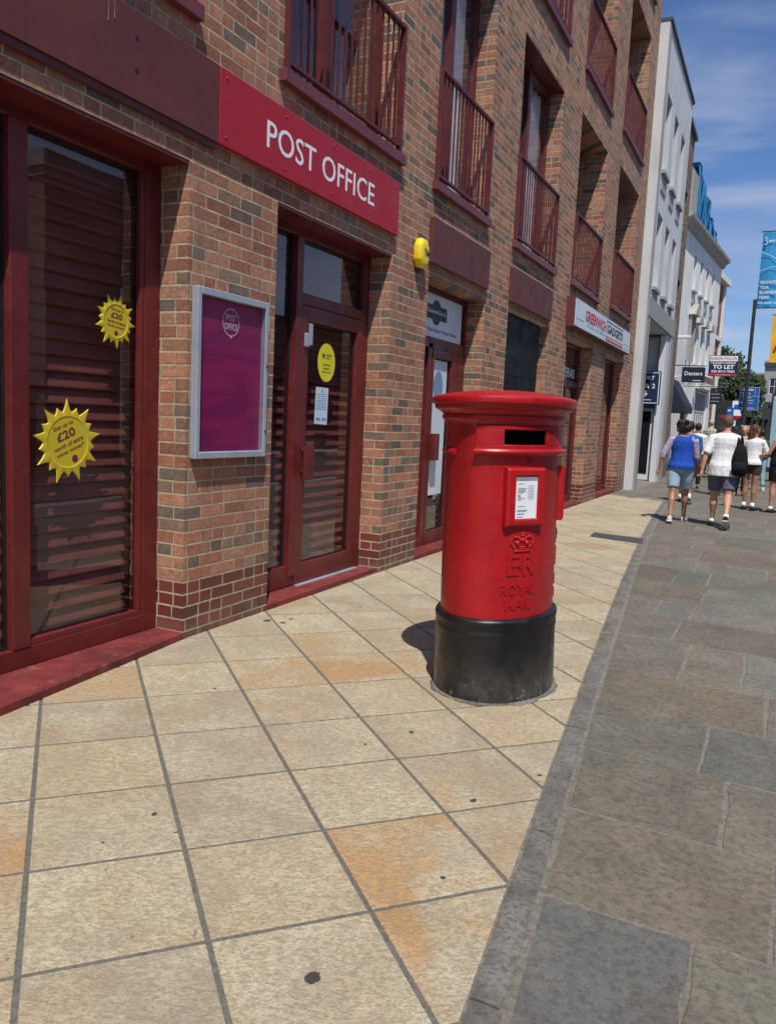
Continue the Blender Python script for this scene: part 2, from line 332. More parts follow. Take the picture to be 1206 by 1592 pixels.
def fuse(mb, voxel, name, mats, parent, smooth_it=4):
    me = bpy.data.meshes.new('tmp'); me.from_pydata([tuple(p) for p in mb.v], [], mb.f)
    bm = bmesh.new(); bm.from_mesh(me); bmesh.ops.recalc_face_normals(bm, faces=bm.faces); bm.to_mesh(me); bm.free()
    o = bpy.data.objects.new('tmp', me); COL.objects.link(o)
    r = o.modifiers.new('r', 'REMESH'); r.mode = 'VOXEL'; r.voxel_size = voxel
    sm = o.modifiers.new('s', 'SMOOTH'); sm.iterations = smooth_it; sm.factor = 0.5
    dg = bpy.context.evaluated_depsgraph_get(); e = o.evaluated_get(dg); m2 = bpy.data.meshes.new_from_object(e)
    m2.name = name; m2.materials.clear()
    for x in (mats if isinstance(mats, list) else [mats]): m2.materials.append(M[x] if isinstance(x, str) else x)
    m2.polygons.foreach_set('use_smooth', [True]*len(m2.polygons))
    bpy.data.objects.remove(o); q = bpy.data.objects.new(name, m2); COL.objects.link(q); q.parent = parent; WL[q.name] = WL[parent.name]
    return q
_tc = {}
def txt(body, w=None, h=None, depth=0.003, bold=0.0, space=1.0):
    """2D text mesh scaled to w x h, returned as (verts (x,y,z), faces)"""
    key = (body, bold, space)
    if key not in _tc:
        c = bpy.data.curves.new('t', 'FONT'); c.body = body; c.size = 1; c.extrude = 0.5; c.offset = bold; c.space_character = space; c.resolution_u = 3
        o = bpy.data.objects.new('t', c); COL.objects.link(o)
        dg = bpy.context.evaluated_depsgraph_get(); me = bpy.data.meshes.new_from_object(o.evaluated_get(dg))
        V = [tuple(v.co) for v in me.vertices]; F = [tuple(p.vertices) for p in me.polygons]
        bpy.data.objects.remove(o); bpy.data.meshes.remove(me); _tc[key] = (V, F)
    V, F = _tc[key]; xs = [v[0] for v in V]; ys = [v[1] for v in V]
    x0, x1, y0, y1 = min(xs), max(xs), min(ys), max(ys)
    sx = (w/(x1-x0)) if w else None; sy = (h/(y1-y0)) if h else None
    sx = sx or sy; sy = sy or sx
    return [((v[0]-x0)*sx, (v[1]-y0)*sy, (v[2]+0.5)*depth) for v in V], F
def put_txt(mb, body, org, xd, yd, w=None, h=None, depth=0.003, bold=0.0, m=0, rot=0.0, space=1.0, center=False):
    V, F = txt(body, w, h, depth, bold, space); org = Vector(org); xd = Vector(xd).normalized(); yd = Vector(yd).normalized(); nd = xd.cross(yd)
    ww = max(v[0] for v in V); cx = ww/2 if center else 0
    cr, sr = math.cos(rot), math.sin(rot)
    out = []
    for x, y, z in V:
        x -= cx; x, y = x*cr-y*sr, x*sr+y*cr
        out.append(org+xd*x+yd*y+nd*z)
    mb.add(out, F, m)
YD, ZD = (0, 1, 0), (0, 0, 1)
def gz(x): return -0.0189*(x-3.097)

# wall with openings (front plane x=xf facing +x, local coords)
def wall(mb, y0, y1, z0, z1, ops, xf=0.0, mw=0, mback=1, thick=None):
    ys = sorted({y0, y1} | {o[0] for o in ops} | {o[1] for o in ops}); zs = sorted({z0, z1} | {o[2] for o in ops} | {o[3] for o in ops})
    ys = [y for y in ys if y0 <= y <= y1]; zs = [z for z in zs if z0 <= z <= z1]
    for a, b in zip(ys, ys[1:]):
        for c, d in zip(zs, zs[1:]):
            ym, zm = (a+b)/2, (c+d)/2
            if any(o[0] < ym < o[1] and o[2] < zm < o[3] for o in ops): continue
            mb.quad((xf,a,c),(xf,b,c),(xf,b,d),(xf,a,d), mw)
    for o in ops:
        a, b, c, d, dep = o[:5]; x = xf-dep
        mb.quad((xf,a,c),(x,a,c),(x,a,d),(xf,a,d), mw); mb.quad((x,b,c),(xf,b,c),(xf,b,d),(x,b,d), mw)
        mb.quad((x,a,d),(x,b,d),(xf,b,d),(xf,a,d), mw); mb.quad((xf,a,c),(xf,b,c),(x,b,c),(x,a,c), mw)
        mb.quad((x,a,c),(x,b,c),(x,b,d),(x,a,d), mback)
    if thick:
        x = xf-thick
        mb.quad((x,y0,z0),(xf,y0,z0),(xf,y0,z1),(x,y0,z1), mw); mb.quad((xf,y1,z0),(x,y1,z0),(x,y1,z1),(xf,y1,z1), mw)
        mb.quad((xf,y0,z1),(xf,y1,z1),(x,y1,z1),(x,y0,z1), mw); mb.quad((x,y1,z0),(x,y0,z0),(x,y0,z1),(x,y1,z1), mw)

# ------------------------------------------------------------------ ground
def ground_sheet(name, x0, x1, y0, y1, dz, mat, nx=8, ny=8):
    mb = MB()
    for i in range(nx):
        for j in range(ny):
            a, b = x0+(x1-x0)*i/nx, x0+(x1-x0)*(i+1)/nx; c, d = y0+(y1-y0)*j/ny, y0+(y1-y0)*(j+1)/ny
            mb.quad((a,c,gz(a)+dz),(b,c,gz(b)+dz),(b,d,gz(b)+dz),(a,d,gz(a)+dz))
    return mb.build(name, mat)
t = NT('asphalt'); n = t.noise(40, 6, 0.7)
M['asphalt'] = t.set(color=t.mix(t.mapr(n, 0.3, 0.7), (0.035, 0.035, 0.036), (0.075, 0.074, 0.072)), rough=0.9, normal=t.bump(n, 0.5, 0.01))
t = NT('tile joint grit'); n = t.noise(60, 6, 0.7)
M['joint'] = t.set(color=t.mix(t.mapr(n, 0.3, 0.7), (0.085, 0.08, 0.07), (0.16, 0.15, 0.13)), rough=0.95, normal=t.bump(n, 0.6, 0.006))
t = NT('flag mortar'); n = t.noise(45, 7, 0.75)
M['mortar'] = t.set(color=t.mix(t.mapr(n, 0.3, 0.7), (0.13, 0.12, 0.10), (0.27, 0.248, 0.205)), rough=0.95, normal=t.bump(n, 1.0, 0.012))

# cream stone tile
t = NT('cream riven stone tile'); at = t.attr('tint'); s_ = t.sep(at.outputs['Color']); o = t.obj(); ob = t.sep(o)
ca, sa = math.cos(0.50), math.sin(0.50)
al = t.math('ADD', t.math('MULTIPLY', ob[0], ca), t.math('MULTIPLY', ob[1], sa)); ac = t.math('SUBTRACT', t.math('MULTIPLY', ob[1], ca), t.math('MULTIPLY', ob[0], sa))
riv = t.comb(t.math('MULTIPLY', al, 0.8), t.math('ADD', t.math('MULTIPLY', ac, 1.35), t.math('MULTIPLY', s_[2], 7.0)), t.math('MULTIPLY', s_[2], 30.0))
rip = t.math('ADD', t.math('MULTIPLY', t.noise(52, 5, 0.65, riv, 0.7), 0.6), t.math('MULTIPLY', t.noise(120, 3, 0.6, riv, 0.4), 0.4)); big = t.noise(2.4, 5, 0.6, t.comb(t.math('ADD', ob[0], t.math('MULTIPLY', s_[2], 11.0)), ob[1], t.math('MULTIPLY', s_[2], 5.0)), 0.4)
pit = t.noise(85, 4, 0.7)
base = t.mix(s_[0], (0.475, 0.405, 0.275), (0.34, 0.285, 0.205))
base = t.mix(t.mapr(big, 0.35, 0.65, 0, 0.6), base, (0.58, 0.52, 0.375))
base = t.mix(t.math('MULTIPLY', t.mapr(t.noise(1.7, 4, 0.6, t.comb(ob[1], ob[0], t.math('MULTIPLY', s_[2], 40.0)), 0.6), 0.40, 0.60), s_[1]), base, (0.47, 0.255, 0.095))
base = t.mix(t.mapr(t.noise(3.1, 5, 0.65, t.comb(ob[0], t.math('ADD', ob[1], t.math('MULTIPLY', s_[2], 9.0)), t.math('MULTIPLY', s_[2], 23.0)), 0.7), 0.50, 0.66, 0, 0.30), base, (0.46, 0.285, 0.135))
base = t.mix(t.mapr(rip, 0.41, 0.59, 0.66, 0.0), base, (0.215, 0.172, 0.115))
base = t.mix(t.mapr(pit, 0.57, 0.72, 0, 0.5), base, (0.10, 0.08, 0.06))
base = t.mix(t.mapr(t.noise(230, 3, 0.6), 0.56, 0.7, 0, 0.35), base, (0.12, 0.09, 0.07))
base = t.mix(t.mapr(t.noise(1.1, 6, 0.7), 0.50, 0.72, 0, 0.45), base, (0.22, 0.185, 0.15))
base = t.mix(t.mapr(t.noise(4.5, 4, 0.6, t.comb(ob[1], ob[0], t.math('MULTIPLY', s_[2], 17.0)), 0.8), 0.52, 0.68, 0, 0.40), base, (0.30, 0.245, 0.19))
base = t.mix(t.mapr(t.noise(19, 3, 0.5), 0.74, 0.76, 0, 0.55), base, (0.09, 0.08, 0.07))
# chewing gum and tar spots that lie on the stone
SPOTS = [(568,1157,.010),(736,1244,.016),(486,1520,.026),(703,1108,.012),(838,1205,.012),(334,1070,.012),(262,1221,.013),(239,1266,.012),(688,1365,.010),(440,968,.022),
         (588,964,.007),(630,958,.008),(560,943,.011),(905,960,.012),(860,1420,.008),(1045,1330,.006),(274,1294,.006),(402,1301,.005),(160,1310,.004),(640,1138,.016),(415,965,.03),(452,962,.02)]
def pix_ground(u, v):
    q = Vector(((u-603)/1243, (796-v)/1243, 1)); d = r2*q.x+u2*q.y+fw*q.z
    k = (gz(CAMX)-CAMH)/(d.z+0.0189*d.x); return CAMX+k*d.x, k*d.y
wob = t.math('MULTIPLY', t.math('SUBTRACT', t.noise(70, 3), 0.5), 0.022)
dmin = None
for (u, v, r) in SPOTS:
    gx_, gy_ = pix_ground(u, v); r *= 0.78
    dx = t.math('SUBTRACT', ob[0], gx_); dy = t.math('MULTIPLY', t.math('SUBTRACT', ob[1], gy_), 0.85)
    d = t.math('SUBTRACT', t.math('SQRT', t.math('ADD', t.math('MULTIPLY', dx, dx), t.math('MULTIPLY', dy, dy))), r)
    dmin = d if dmin is None else t.math('MINIMUM', dmin, d)
base = t.mix(t.mapr(t.math('ADD', dmin, wob), 0.0015, -0.0015, 0, 0.92), base, (0.028, 0.026, 0.025))
h = t.math('ADD', t.math('MULTIPLY', rip, 1.0), t.math('MULTIPLY', pit, 0.5))
M['tile'] = t.set(color=base, rough=0.82, spec=0.35, normal=t.bump(h, 0.8, 0.008))

KY = [-3.0,-1.0,0.5,1.67,2.24,2.88,3.66,4.65,6.03,8.39,11.46,13.75,14.98,17.0,20.0]; KX = [3.12,2.86,2.69,2.544,2.474,2.390,2.305,2.215,2.080,1.805,1.500,1.322,1.250,1.12,0.95]
KP = np.polyfit(KY, KX, 4)
def kx(y): return float(np.polyval(KP, y))
def clip(poly, a, b, c):   # keep a*x+b*y<=c
    out = []
    for i in range(len(poly)):
        p, q = poly[i], poly[(i+1) % len(poly)]; fp, fq = a*p[0]+b*p[1]-c, a*q[0]+b*q[1]-c
        if fp <= 0: out.append(p)
        if (fp < 0 < fq) or (fq < 0 < fp):
            k = fp/(fp-fq); out.append((p[0]+(q[0]-p[0])*k, p[1]+(q[1]-p[1])*k))
    return out
def slab_mesh(name, polys, mat, extra_mats=(), drop=0.006, sheets=None):
    vs, fs, cols, mi = [], [], [], []
    for poly, col, dz in polys:
        if len(poly) < 3: continue
        A = sum(poly[i][0]*poly[(i+1) % len(poly)][1]-poly[(i+1) % len(poly)][0]*poly[i][1] for i in range(len(poly)))/2
        if abs(A) < 0.0008: continue
        if A < 0: poly = poly[::-1]
        b = len(vs); n = len(poly); cx = sum(p[0] for p in poly)/n; cy = sum(p[1] for p in poly)/n
        r = 0.0022
        def inn(p):
            dx, dy = cx-p[0], cy-p[1]; l = math.hypot(dx, dy) or 1; k = min(1, r*1.4/l); return (p[0]+dx*k, p[1]+dy*k)
        vs += [(p[0], p[1], gz(p[0])+dz-drop) for p in poly]; vs += [(p[0], p[1], gz(p[0])+dz-0.002) for p in poly]
        vs += [(inn(p)[0], inn(p)[1], gz(p[0])+dz) for p in poly]
        for k in range(2):
            for i in range(n):
                fs.append((b+k*n+i, b+k*n+(i+1) % n, b+(k+1)*n+(i+1) % n, b+(k+1)*n+i)); cols.append(col); mi.append(0)
        fs.append(tuple(range(b+2*n, b+3*n))); cols.append(col); mi.append(0)
    for (pts, k) in (sheets or []):
        b = len(vs); vs += pts; fs.append(tuple(range(b, b+len(pts)))); cols.append((0, 0, 0)); mi.append(k)
    me = bpy.data.meshes.new(name); me.from_pydata(vs, [], fs); me.materials.append(M[mat])
    for x in extra_mats: me.materials.append(M[x])
    me.polygons.foreach_set('material_index', mi)
    ca_ = me.color_attributes.new('tint', 'FLOAT_COLOR', 'CORNER'); buf = []
    for p, c in zip(me.polygons, cols): buf += [c[0], c[1], c[2], 1.0]*p.loop_total
    ca_.data.foreach_set('color', buf)
    o = bpy.data.objects.new(name, me); COL.objects.link(o); return tag(o, kind='structure')
TH, SZ, OX, OY = 0.8334, 0.4612, -0.1322, 2.1554
def tp(i, j): return (OX+SZ*(i*math.cos(TH)+j*math.sin(TH)), OY+SZ*(i*math.sin(TH)-j*math.cos(TH)))
RUST = {(3,4):0.95,(3,3):0.85,(4,-1):0.8,(4,0):0.1,(2,4):0.0,(1,4):0.45,(0,3):0.3,(1,0):0.0,(2,0):0,(1,3):0,(3,0):0.1,(2,1):0,(2,2):0,(3,5):0.3,(2,5):0.3,(0,4):0,(0,1):0,(4,1):0,(3,-1):0.6,(5,-1):0.35,(4,-2):0.5,(5,-2):0.4,(0,2):0.9,(1,1):0.25,(4,3):0.35,(4,2):0.45,(1,2):0.1,(5,0):0.05,(5,1):0.2,(5,2):0.15,(3,1):0.05,(3,2):0.05,(2,3):0.1}
rng = random.Random(3); polys = []
for i in range(-14, 30):
    for j in range(-34, 14):
        gi, gj = 0.0075/SZ, 0.0075/SZ
        P = [tp(i+gi, j+gj), tp(i+1-gi, j+gj), tp(i+1-gi, j+1-gj), tp(i+gi, j+1-gj)]
        cx = sum(p[0] for p in P)/4; cy = sum(p[1] for p in P)/4
        r0 = (rng.random(), rng.random()); r1 = rng.random()
        if cy < -3.3 or cy > 16.7 or cx < -0.5: continue
        P = clip(P, -1, 0, -0.004)                                         # building face
        k0, k1 = kx(cy-0.3), kx(cy+0.3); sl = (k1-k0)/0.6; P = clip(P, 1, -sl, kx(cy)-sl*cy-0.006) if P else P
        P = clip(P, 0, 1, 16.2+0.5) if P else P
        if not P: continue
        rust = RUST.get((i, j), (r0[0] > 0.78)*(0.25+0.4*r0[1])); polys.append((P, (r1**1.3, rust, rng.random()), rng.uniform(-0.0006, 0.0006)))
sheet = [([(-0.6,-3.5,gz(-0.6)-0.004),(3.25,-3.5,gz(3.25)-0.004),(3.25,17.4,gz(3.25)-0.004),(-0.6,17.4,gz(-0.6)-0.004)], 1)]
slab_mesh('pavement', polys, 'tile', ['joint'], sheets=sheet)

# york stone flags
t = NT('york stone flag'); at = t.attr('tint'); o = t.obj()
n1 = t.noise(3.6, 9, 0.72, dist=0.2); n2 = t.noise(34, 8, 0.75); n3 = t.noise(7, 5, 0.7, dist=1.2)
c = t.mix(1.0, at.outputs['Color'], t.comb(t.mapr(n1, 0.25, 0.75, 0.78, 1.25), t.mapr(n1, 0.25, 0.75, 0.8, 1.22), t.mapr(n1, 0.25, 0.75, 0.8, 1.18)), 'MULTIPLY')
c = t.mix(t.mapr(t.noise(1.5, 5, 0.65, dist=0.5), 0.5, 0.7, 0, 0.5), c, (0.115, 0.085, 0.07))
c = t.mix(t.mapr(t.noise(1.9, 4, 0.6, t.comb(t.sep(o)[1], t.sep(o)[0], 4.0), 0.5), 0.52, 0.7, 0, 0.45), c, (0.115, 0.125, 0.095))
c = t.mix(t.mapr(n3, 0.62, 0.70, 0, 0.45), c, (0.045, 0.038, 0.034))
c = t.mix(t.mapr(n2, 0.38, 0.56, 0.55, 0), c, (0.060, 0.056, 0.048))
c = t.mix(t.mapr(t.noise(130, 5, 0.75), 0.54, 0.64, 0, 0.38), c, (0.27, 0.25, 0.21))
M['york'] = t.set(color=c, rough=t.mapr(n1, 0.3, 0.7, 0.72, 0.92), spec=0.25, normal=t.bump(t.math('ADD', t.math('MULTIPLY', n2, 0.9), t.math('ADD', n3, t.math('MULTIPLY', t.noise(120, 4), 0.4))), 0.65, 0.010))
BRN, GRN, BLU, GRY, PUR = (0.172,0.146,0.118), (0.162,0.155,0.126), (0.142,0.144,0.136), (0.162,0.153,0.132), (0.155,0.130,0.112)
CRS = [-3.2,-2.4,-1.7,-1.05,-0.3,0.4,1.05,1.68,2.295,2.885,3.48,4.10,4.745,5.63,6.35,6.95,7.86,8.58,9.3,10.24,10.8,11.5,12.1,12.8,13.4,14.1]
FIX = {7:[(3.01,(0.140,0.140,0.132)),(3.75,GRN)], 8:[(3.205,BRN),(3.9,GRY)], 9:[(3.035,BRN),(3.7,BRN)], 10:[(2.915,GRN),(3.5,BLU)], 11:[(3.16,BRN),(3.9,PUR)],
       12:[(2.69,GRN),(3.03,BRN),(3.6,GRY)], 13:[(2.55,GRY),(3.25,PUR)], 14:[(2.33,GRY),(2.6,BLU),(3.3,GRY)], 15:[(2.62,BRN),(3.3,GRY)], 16:[(2.3,PUR),(2.6,BLU),(3.3,GRN)], 17:[(2.42,GRY),(3.1,GRN)]}
y = 14.1
while y < 78: y += rng.uniform(0.5, 0.85); CRS.append(y)
polys = []; rng = random.Random(11)
def jit_edge(p, q, k=9, a=0.005):
    L_ = math.hypot(q[0]-p[0], q[1]-p[1]); nx, ny = -(q[1]-p[1])/L_, (q[0]-p[0])/L_; out = [p]
    for i in range(1, k):
        e = rng.gauss(0, a); out.append((p[0]+(q[0]-p[0])*i/k+nx*e, p[1]+(q[1]-p[1])*i/k+ny*e))
    return out
for ci in range(len(CRS)-1):
    ya, yb = CRS[ci], CRS[ci+1]; ym = (ya+yb)/2
    xl = lambda yy: (kx(yy)+0.088) if yy < 16.75 else (0.0 if yy < 18.5 else 0.22 if yy < 23 else -0.6)
    x = xl(ym); fx = list(FIX.get(ci, [])); first = True
    while x < 5.5:
        if fx: xe, col = fx.pop(0)
        else: xe = x+rng.uniform(0.45, 1.15); col = rng.choice([BRN, GRN, GRY, GRY, GRY, GRN, PUR])
        if xe > 5.2: xe = 5.62
        g = rng.uniform(0.006, 0.012) if yb < 16 else 0.004
        xa0, xa1 = (xl(ya+g)+0.012, xl(yb-g)+0.012) if first else (x+g, x+g+rng.gauss(0, 0.006))
        xe0, xe1 = (xe-g, xe-g+rng.gauss(0, 0.006))
        cr = [(xa0, ya+g), (xe0, ya+g), (xe1, yb-g), (xa1, yb-g)]
        if ym < 16:
            P = []
            for k in range(4): P += jit_edge(cr[k], cr[(k+1) % 4], 7 if ym < 8 else 3, 0.0038)
        else: P = cr
        f = rng.uniform(0.88, 1.14); polys.append((P, tuple(v*f*rng.uniform(0.96, 1.04) for v in col), rng.uniform(-0.001, 0.0012)))
        x = xe; first = False
sheet = [([(kx(yy)+0.05, yy, gz(kx(yy)+0.05)-0.003) for yy in np.linspace(-3.2, 16.75, 40)]+[(5.65, 16.75, gz(5.65)-0.003), (5.65, -3.2, gz(5.65)-0.003)], 1),
         ([(-0.7,16.75,gz(-0.7)-0.003),(5.65,16.75,gz(5.65)-0.003),(5.65,78,gz(5.65)-0.003),(-0.7,78,gz(-0.7)-0.003)], 1)]
slab_mesh('footpath', polys, 'york', ['mortar'], sheets=sheet)
# flush stone channel between the two pavings
t = NT('grey edging stone'); n1 = t.noise(5, 6, 0.65); n2 = t.noise(50, 5, 0.7)
c = t.mix(t.mapr(n1, 0.3, 0.7), (0.115, 0.110, 0.100), (0.215, 0.205, 0.180)); c = t.mix(t.mapr(n2, 0.45, 0.62, 0, 0.6), c, (0.065, 0.06, 0.054))
c = t.mix(t.mapr(t.noise(2.6, 5, 0.7), 0.62, 0.70, 0, 0.5), c, (0.34, 0.29, 0.22))
M['edging'] = t.set(color=c, rough=0.8, normal=t.bump(t.math('ADD', n1, t.math('MULTIPLY', n2, 0.9)), 0.9, 0.012))
mb = MB(); yy = -3.2; rngk = random.Random(5)
while yy < 16.7:
    ye = min(16.7, yy+rngk.uniform(0.85, 1.1)); n_ = 8; rings = []
    for k in range(n_+1):
        y_ = yy+0.004+(ye-yy-0.008)*k/n_; xk = kx(y_); e = rngk.gauss(0, 0.0022); e2 = rngk.gauss(0, 0.003)
        z_ = gz(xk)
        rings.append([(xk+e, y_, z_-0.02), (xk+0.003+e, y_, z_+0.003), (xk+0.012+e, y_, z_+0.006), (xk+0.076+e2, y_, z_+0.005), (xk+0.086+e2, y_, z_+0.001), (xk+0.088+e2, y_, z_-0.02)])
    mb.loft(rings); yy = ye
tag(mb.build('kerb_strip', 'edging', smooth=True, auto=True), kind='structure')
mb = MB(); n_ = 50
for k in range(n_):
    ya, yb = -3.2+19.9*k/n_, -3.2+19.9*(k+1)/n_
    mb.quad((kx(ya)-0.006, ya, gz(kx(ya))-0.0032), (kx(ya)+0.11, ya, gz(kx(ya))-0.0012), (kx(yb)+0.11, yb, gz(kx(yb))-0.0012), (kx(yb)-0.006, yb, gz(kx(yb))-0.0032))
tag(mb.build('kerb_mortar', 'mortar'), kind='structure')
# road, road kerb and wide ground
mb = MB(); yy = -4.0
while yy < 78: mb.box(5.63, 5.93, yy+0.005, yy+0.995, -0.2, gz(5.63)+0.005); yy += 1.0
tag(mb.build('road_kerb', 'concrete', bevel=0.012), kind='structure')
mb = MB(); mb.quad((5.9,-40,-0.16),(12.4,-40,-0.16),(12.4,90,-0.16),(5.9,90,-0.16)); tag(mb.build('road', 'asphalt'), kind='structure')
mb = MB(); mb.quad((-400,-400,-0.2),(400,-400,-0.2),(400,600,-0.2),(-400,600,-0.2)); tag(mb.build('ground', 'asphalt'), kind='structure')
mb = MB(); mb.box(12.4, 16, -40, 90, -0.19, -0.02); tag(mb.build('opposite_pavement', 'concrete'), kind='structure')
mb = MB(); mb.quad((-0.6,16.76,gz(-0.6)+0.0015),(0.0,16.76,gz(0)+0.0015),(0.0,18.5,gz(0)+0.0015),(-0.6,18.5,gz(-0.6)+0.0015)); tag(mb.build('forecourt', 'concrete'), kind='structure')

# slate cover plate let into the tiles
r_ = empty('utility_cover', (1.33, 10.4, gz(1.33)), label='dark grey slate cover plate let flush into the cream tiles', cat='utility cover')
mb = MB(); mb.prism([(1.03,10.22,gz(1.03)+0.001),(1.69,10.12,gz(1.69)+0.001),(1.63,10.60,gz(1.63)+0.001),(1.00,10.62,gz(1.00)+0.001)], (0,0,0.006)); mb.build('plate', 'lead', r_)

# ------------------------------------------------------------------ brick building
BB = empty('brick_building', (0, 9, 0), label='long red brick building with dark red shopfronts and railed windows', cat='building')
GR = [(-3.2,-0.6),(0.85,3.669),(4.543,6.267),(7.05,8.64),(9.48,11.36),(12.45,14.3),(15.45,17.5)]
UP = [(-2.9,-0.7),(1.75,3.66),(4.56,6.29),(7.07,8.52),(9.51,11.36),(12.43,14.35),(15.50,17.62)]
D1 = [0,0,0,0,-0.02,0.02,0.10]; D2 = [-0.15,-0.15,-0.15,-0.12,-0.10,0.0,0.13]; H1 = [0,0,0,-0.05,-0.07,0.05,0.18]
ops = []
for k, (a, b) in enumerate(GR):
    ops.append((a, b, 0.06, 2.80 if k != 3 else 2.76, 0.13 if k == 4 else 0.55))
for k, (a, b) in enumerate(UP):
    dep = 1.7 if k >= 5 else 0.6
    ops.append((a, b, 3.60+D1[k], 6.03+H1[k], dep)); ops.append((a, b, 6.72+D2[k], 9.15+D2[k], dep)); ops.append((a, b, 9.85+D2[k], 12.1, dep))
mb = MB()
# parapet at 13; the openings' reveals are part of the wall mesh
wall(mb, -8, 18.56, 0, 13.0, ops, 0.0, 0, 1, thick=9.0)
mb.build('wall', ['brick', 'interior'], BB, recalc=False)
mb = MB(); mb.box(-9.05, 0.03, -8.05, 18.6, 13.0, 13.08); mb.build('coping', 'lead', BB)

def frame_bars(mb, y0, y1, z0, z1, x0, x1, wj, wt, wb, m=0):
    mb.box(x0, x1, y0, y0+wj, z0, z1, m); mb.box(x0, x1, y1-wj, y1, z0, z1, m)
    mb.box(x0, x1, y0+wj, y1-wj, z1-wt, z1, m); mb.box(x0, x1, y0+wj, y1-wj, z0, z0+wb, m)
def slats(mb, y0, y1, z0, z1, x, pitch=0.085):
    z = z0
    while z < z1-0.01:
        e = min(z+pitch, z1)
        mb.prism([(x, y0, z), (x+0.030, y0, z+0.008), (x+0.030, y0, z+0.016), (x, y0, e-0.003), (x-0.01, y0, e-0.003), (x-0.01, y0, z)], (0, y1-y0, 0)); z = e
def railing(parent, y0, y1, z0, z1, x=0.0, sp=0.098):
    mb = MB()
    for yy in (y0, y1-0.03): mb.box(x-0.012, x+0.034, yy, yy+0.03, z0-0.05, z1)
    mb.box(x-0.012, x+0.036, y0+0.03, y1-0.03, z1-0.028, z1-0.002); mb.box(x-0.006, x+0.028, y0+0.03, y1-0.03, z0+0.05, z0+0.072)
    n = int(round((y1-y0)/sp)); 
    for k in range(1, n):
        yy = y0+0.015+(y1-y0-0.03)*k/n
        mb.box(x+0.004, x+0.018, yy-0.006, yy+0.006, z0+0.072, z1-0.028)
    mb.build('railing', 'rail_red', parent)
def sillbar(parent, y0, y1, z0, z1):
    mb = MB(); mb.box(-0.62, -0.001, y0+0.003, y1-0.003, z1-0.012, z1+0.004); mb.box(0.001, 0.055, y0-0.05, y1+0.05, z0, z1); mb.build('sill', 'sill', parent, bevel=0.003)
def curtain(mb, y0, y1, z0, z1, x):
    n = int((y1-y0)/0.03); pts = []
    for zz in (z0, z1): pts.append([(x+0.025*math.sin(k*1.1)+0.01*math.sin(k*2.7), y0+(y1-y0)*k/n, zz) for k in range(n+1)])
    for k in range(n): mb.quad(pts[0][k], pts[0][k+1], pts[1][k+1], pts[1][k])
def french(y0, y1, z0, z1, back=False, curt=None, opened=False):
    x1 = -0.20 if not back else -1.45; x0 = x1-0.07; mid = (y0+y1)/2
    mb = MB(); frame_bars(mb, y0+0.002, y1-0.002, z0+0.002, z1-0.002, x0, x1, 0.075, 0.075, 0.09); mb.box(x0+0.002, x1+0.004, mid-0.06, mid+0.06, z0+0.09, z1-0.075)
    if not back: mb.box(-0.198, -0.004, y0+0.002, y1-0.002, z1-0.012, z1-0.002)
    W_ = mb.build('window', 'rail_red', BB)
    mb = MB(); mb.box(x0+0.025, x0+0.031, mid+0.06, y1-0.077, z0+0.09, z1-0.077)
    if not opened: mb.box(x0+0.025, x0+0.031, y0+0.077, mid-0.06, z0+0.09, z1-0.077)
    mb.build('glass', 'glass_up', W_)
    if curt:
        mb = MB()
        for (a, b) in curt: curtain(mb, y0+(y1-y0)*a, y0+(y1-y0)*b, z0+0.05, z1-0.05, -0.34)
        mb.build('curtain', 'curtain', W_, recalc=False, smooth=True)
for k, (a, b) in enumerate(UP):
    z0 = 3.60+D1[k]; bk = k >= 5
    ct = {3:[(0.04,0.96)], 4:[(0.55,0.97)]}.get(k)
    french(a, b, z0+0.02, 6.03+H1[k], bk, ct, k == 4); sillbar(BB, a, b, z0-0.065, z0+0.015); railing(BB, a, b, z0+0.02, z0+1.02)
    z0 = 6.72+D2[k]; french(a, b, z0+0.02, 9.15+D2[k], bk, ct); sillbar(BB, a, b, z0-0.065, z0+0.015); railing(BB, a, b, z0+0.02, z0+1.02)
    z0 = 9.85+D2[k]; french(a, b, z0+0.02, 12.1, bk, None); sillbar(BB, a, b, z0-0.065, z0+0.015); railing(BB, a, b, z0+0.02, z0+1.02)

def pane(parent, y0, y1, z0, z1, x=-0.25, mat='glass'):
    mb = MB(); frame_bars(mb, y0+.0005, y1-.0005, z0+.0005, z1-.0005, x-0.01, x+0.012, 0.012, 0.012, 0.012); mb.build('seal', 'black', parent)
    mb = MB(); mb.box(x, x+0.006, y0+.0125, y1-.0125, z0+.0125, z1-.0125); return mb.build('glass', mat, parent)
# big display window beside the camera
a, b = GR[1]
mb = MB(); frame_bars(mb, a+.002, b-.002, 0.10, 2.795, -0.28, -0.20, 0.12, 0.075, 0.10)
for yy in (1.72, 2.655): mb.box(-0.278, -0.196, yy, yy+0.105, 0.20, 2.72)
mb.box(-0.24, -0.205, 2.745+0.015, b-0.123, 0.20, 0.235); mb.box(-0.24, -0.205, b-0.155, b-0.123, 0.235, 2.72)
W1 = mb.build('display_window', 'red_frame', BB, bevel=0.003)
for (c, d) in ((a+.12, 1.72), (1.825, 2.655), (2.76, b-.12)): pane(W1, c, d, 0.2, 2.72)
mb = MB(); slats(mb, a+.13, b-.13, 0.14, 2.75, -0.36); mb.build('shutter', 'shutter', W1)
mb = MB(); mb.box(-0.20, -0.004, a+.002, b-.002, 2.780, 2.795); mb.build('soffit_panel', 'red_frame', W1)
mb = MB(); mb.prism([(-0.30, a, 0.02), (0.16, a, 0.02), (0.155, 2.31, 0.02), (0.075, 3.1, 0.02), (0.012, b, 0.02), (-0.30, b, 0.02)], (0, 0, 0.078)); mb.build('threshold', 'sill_red', BB, bevel=0.004)
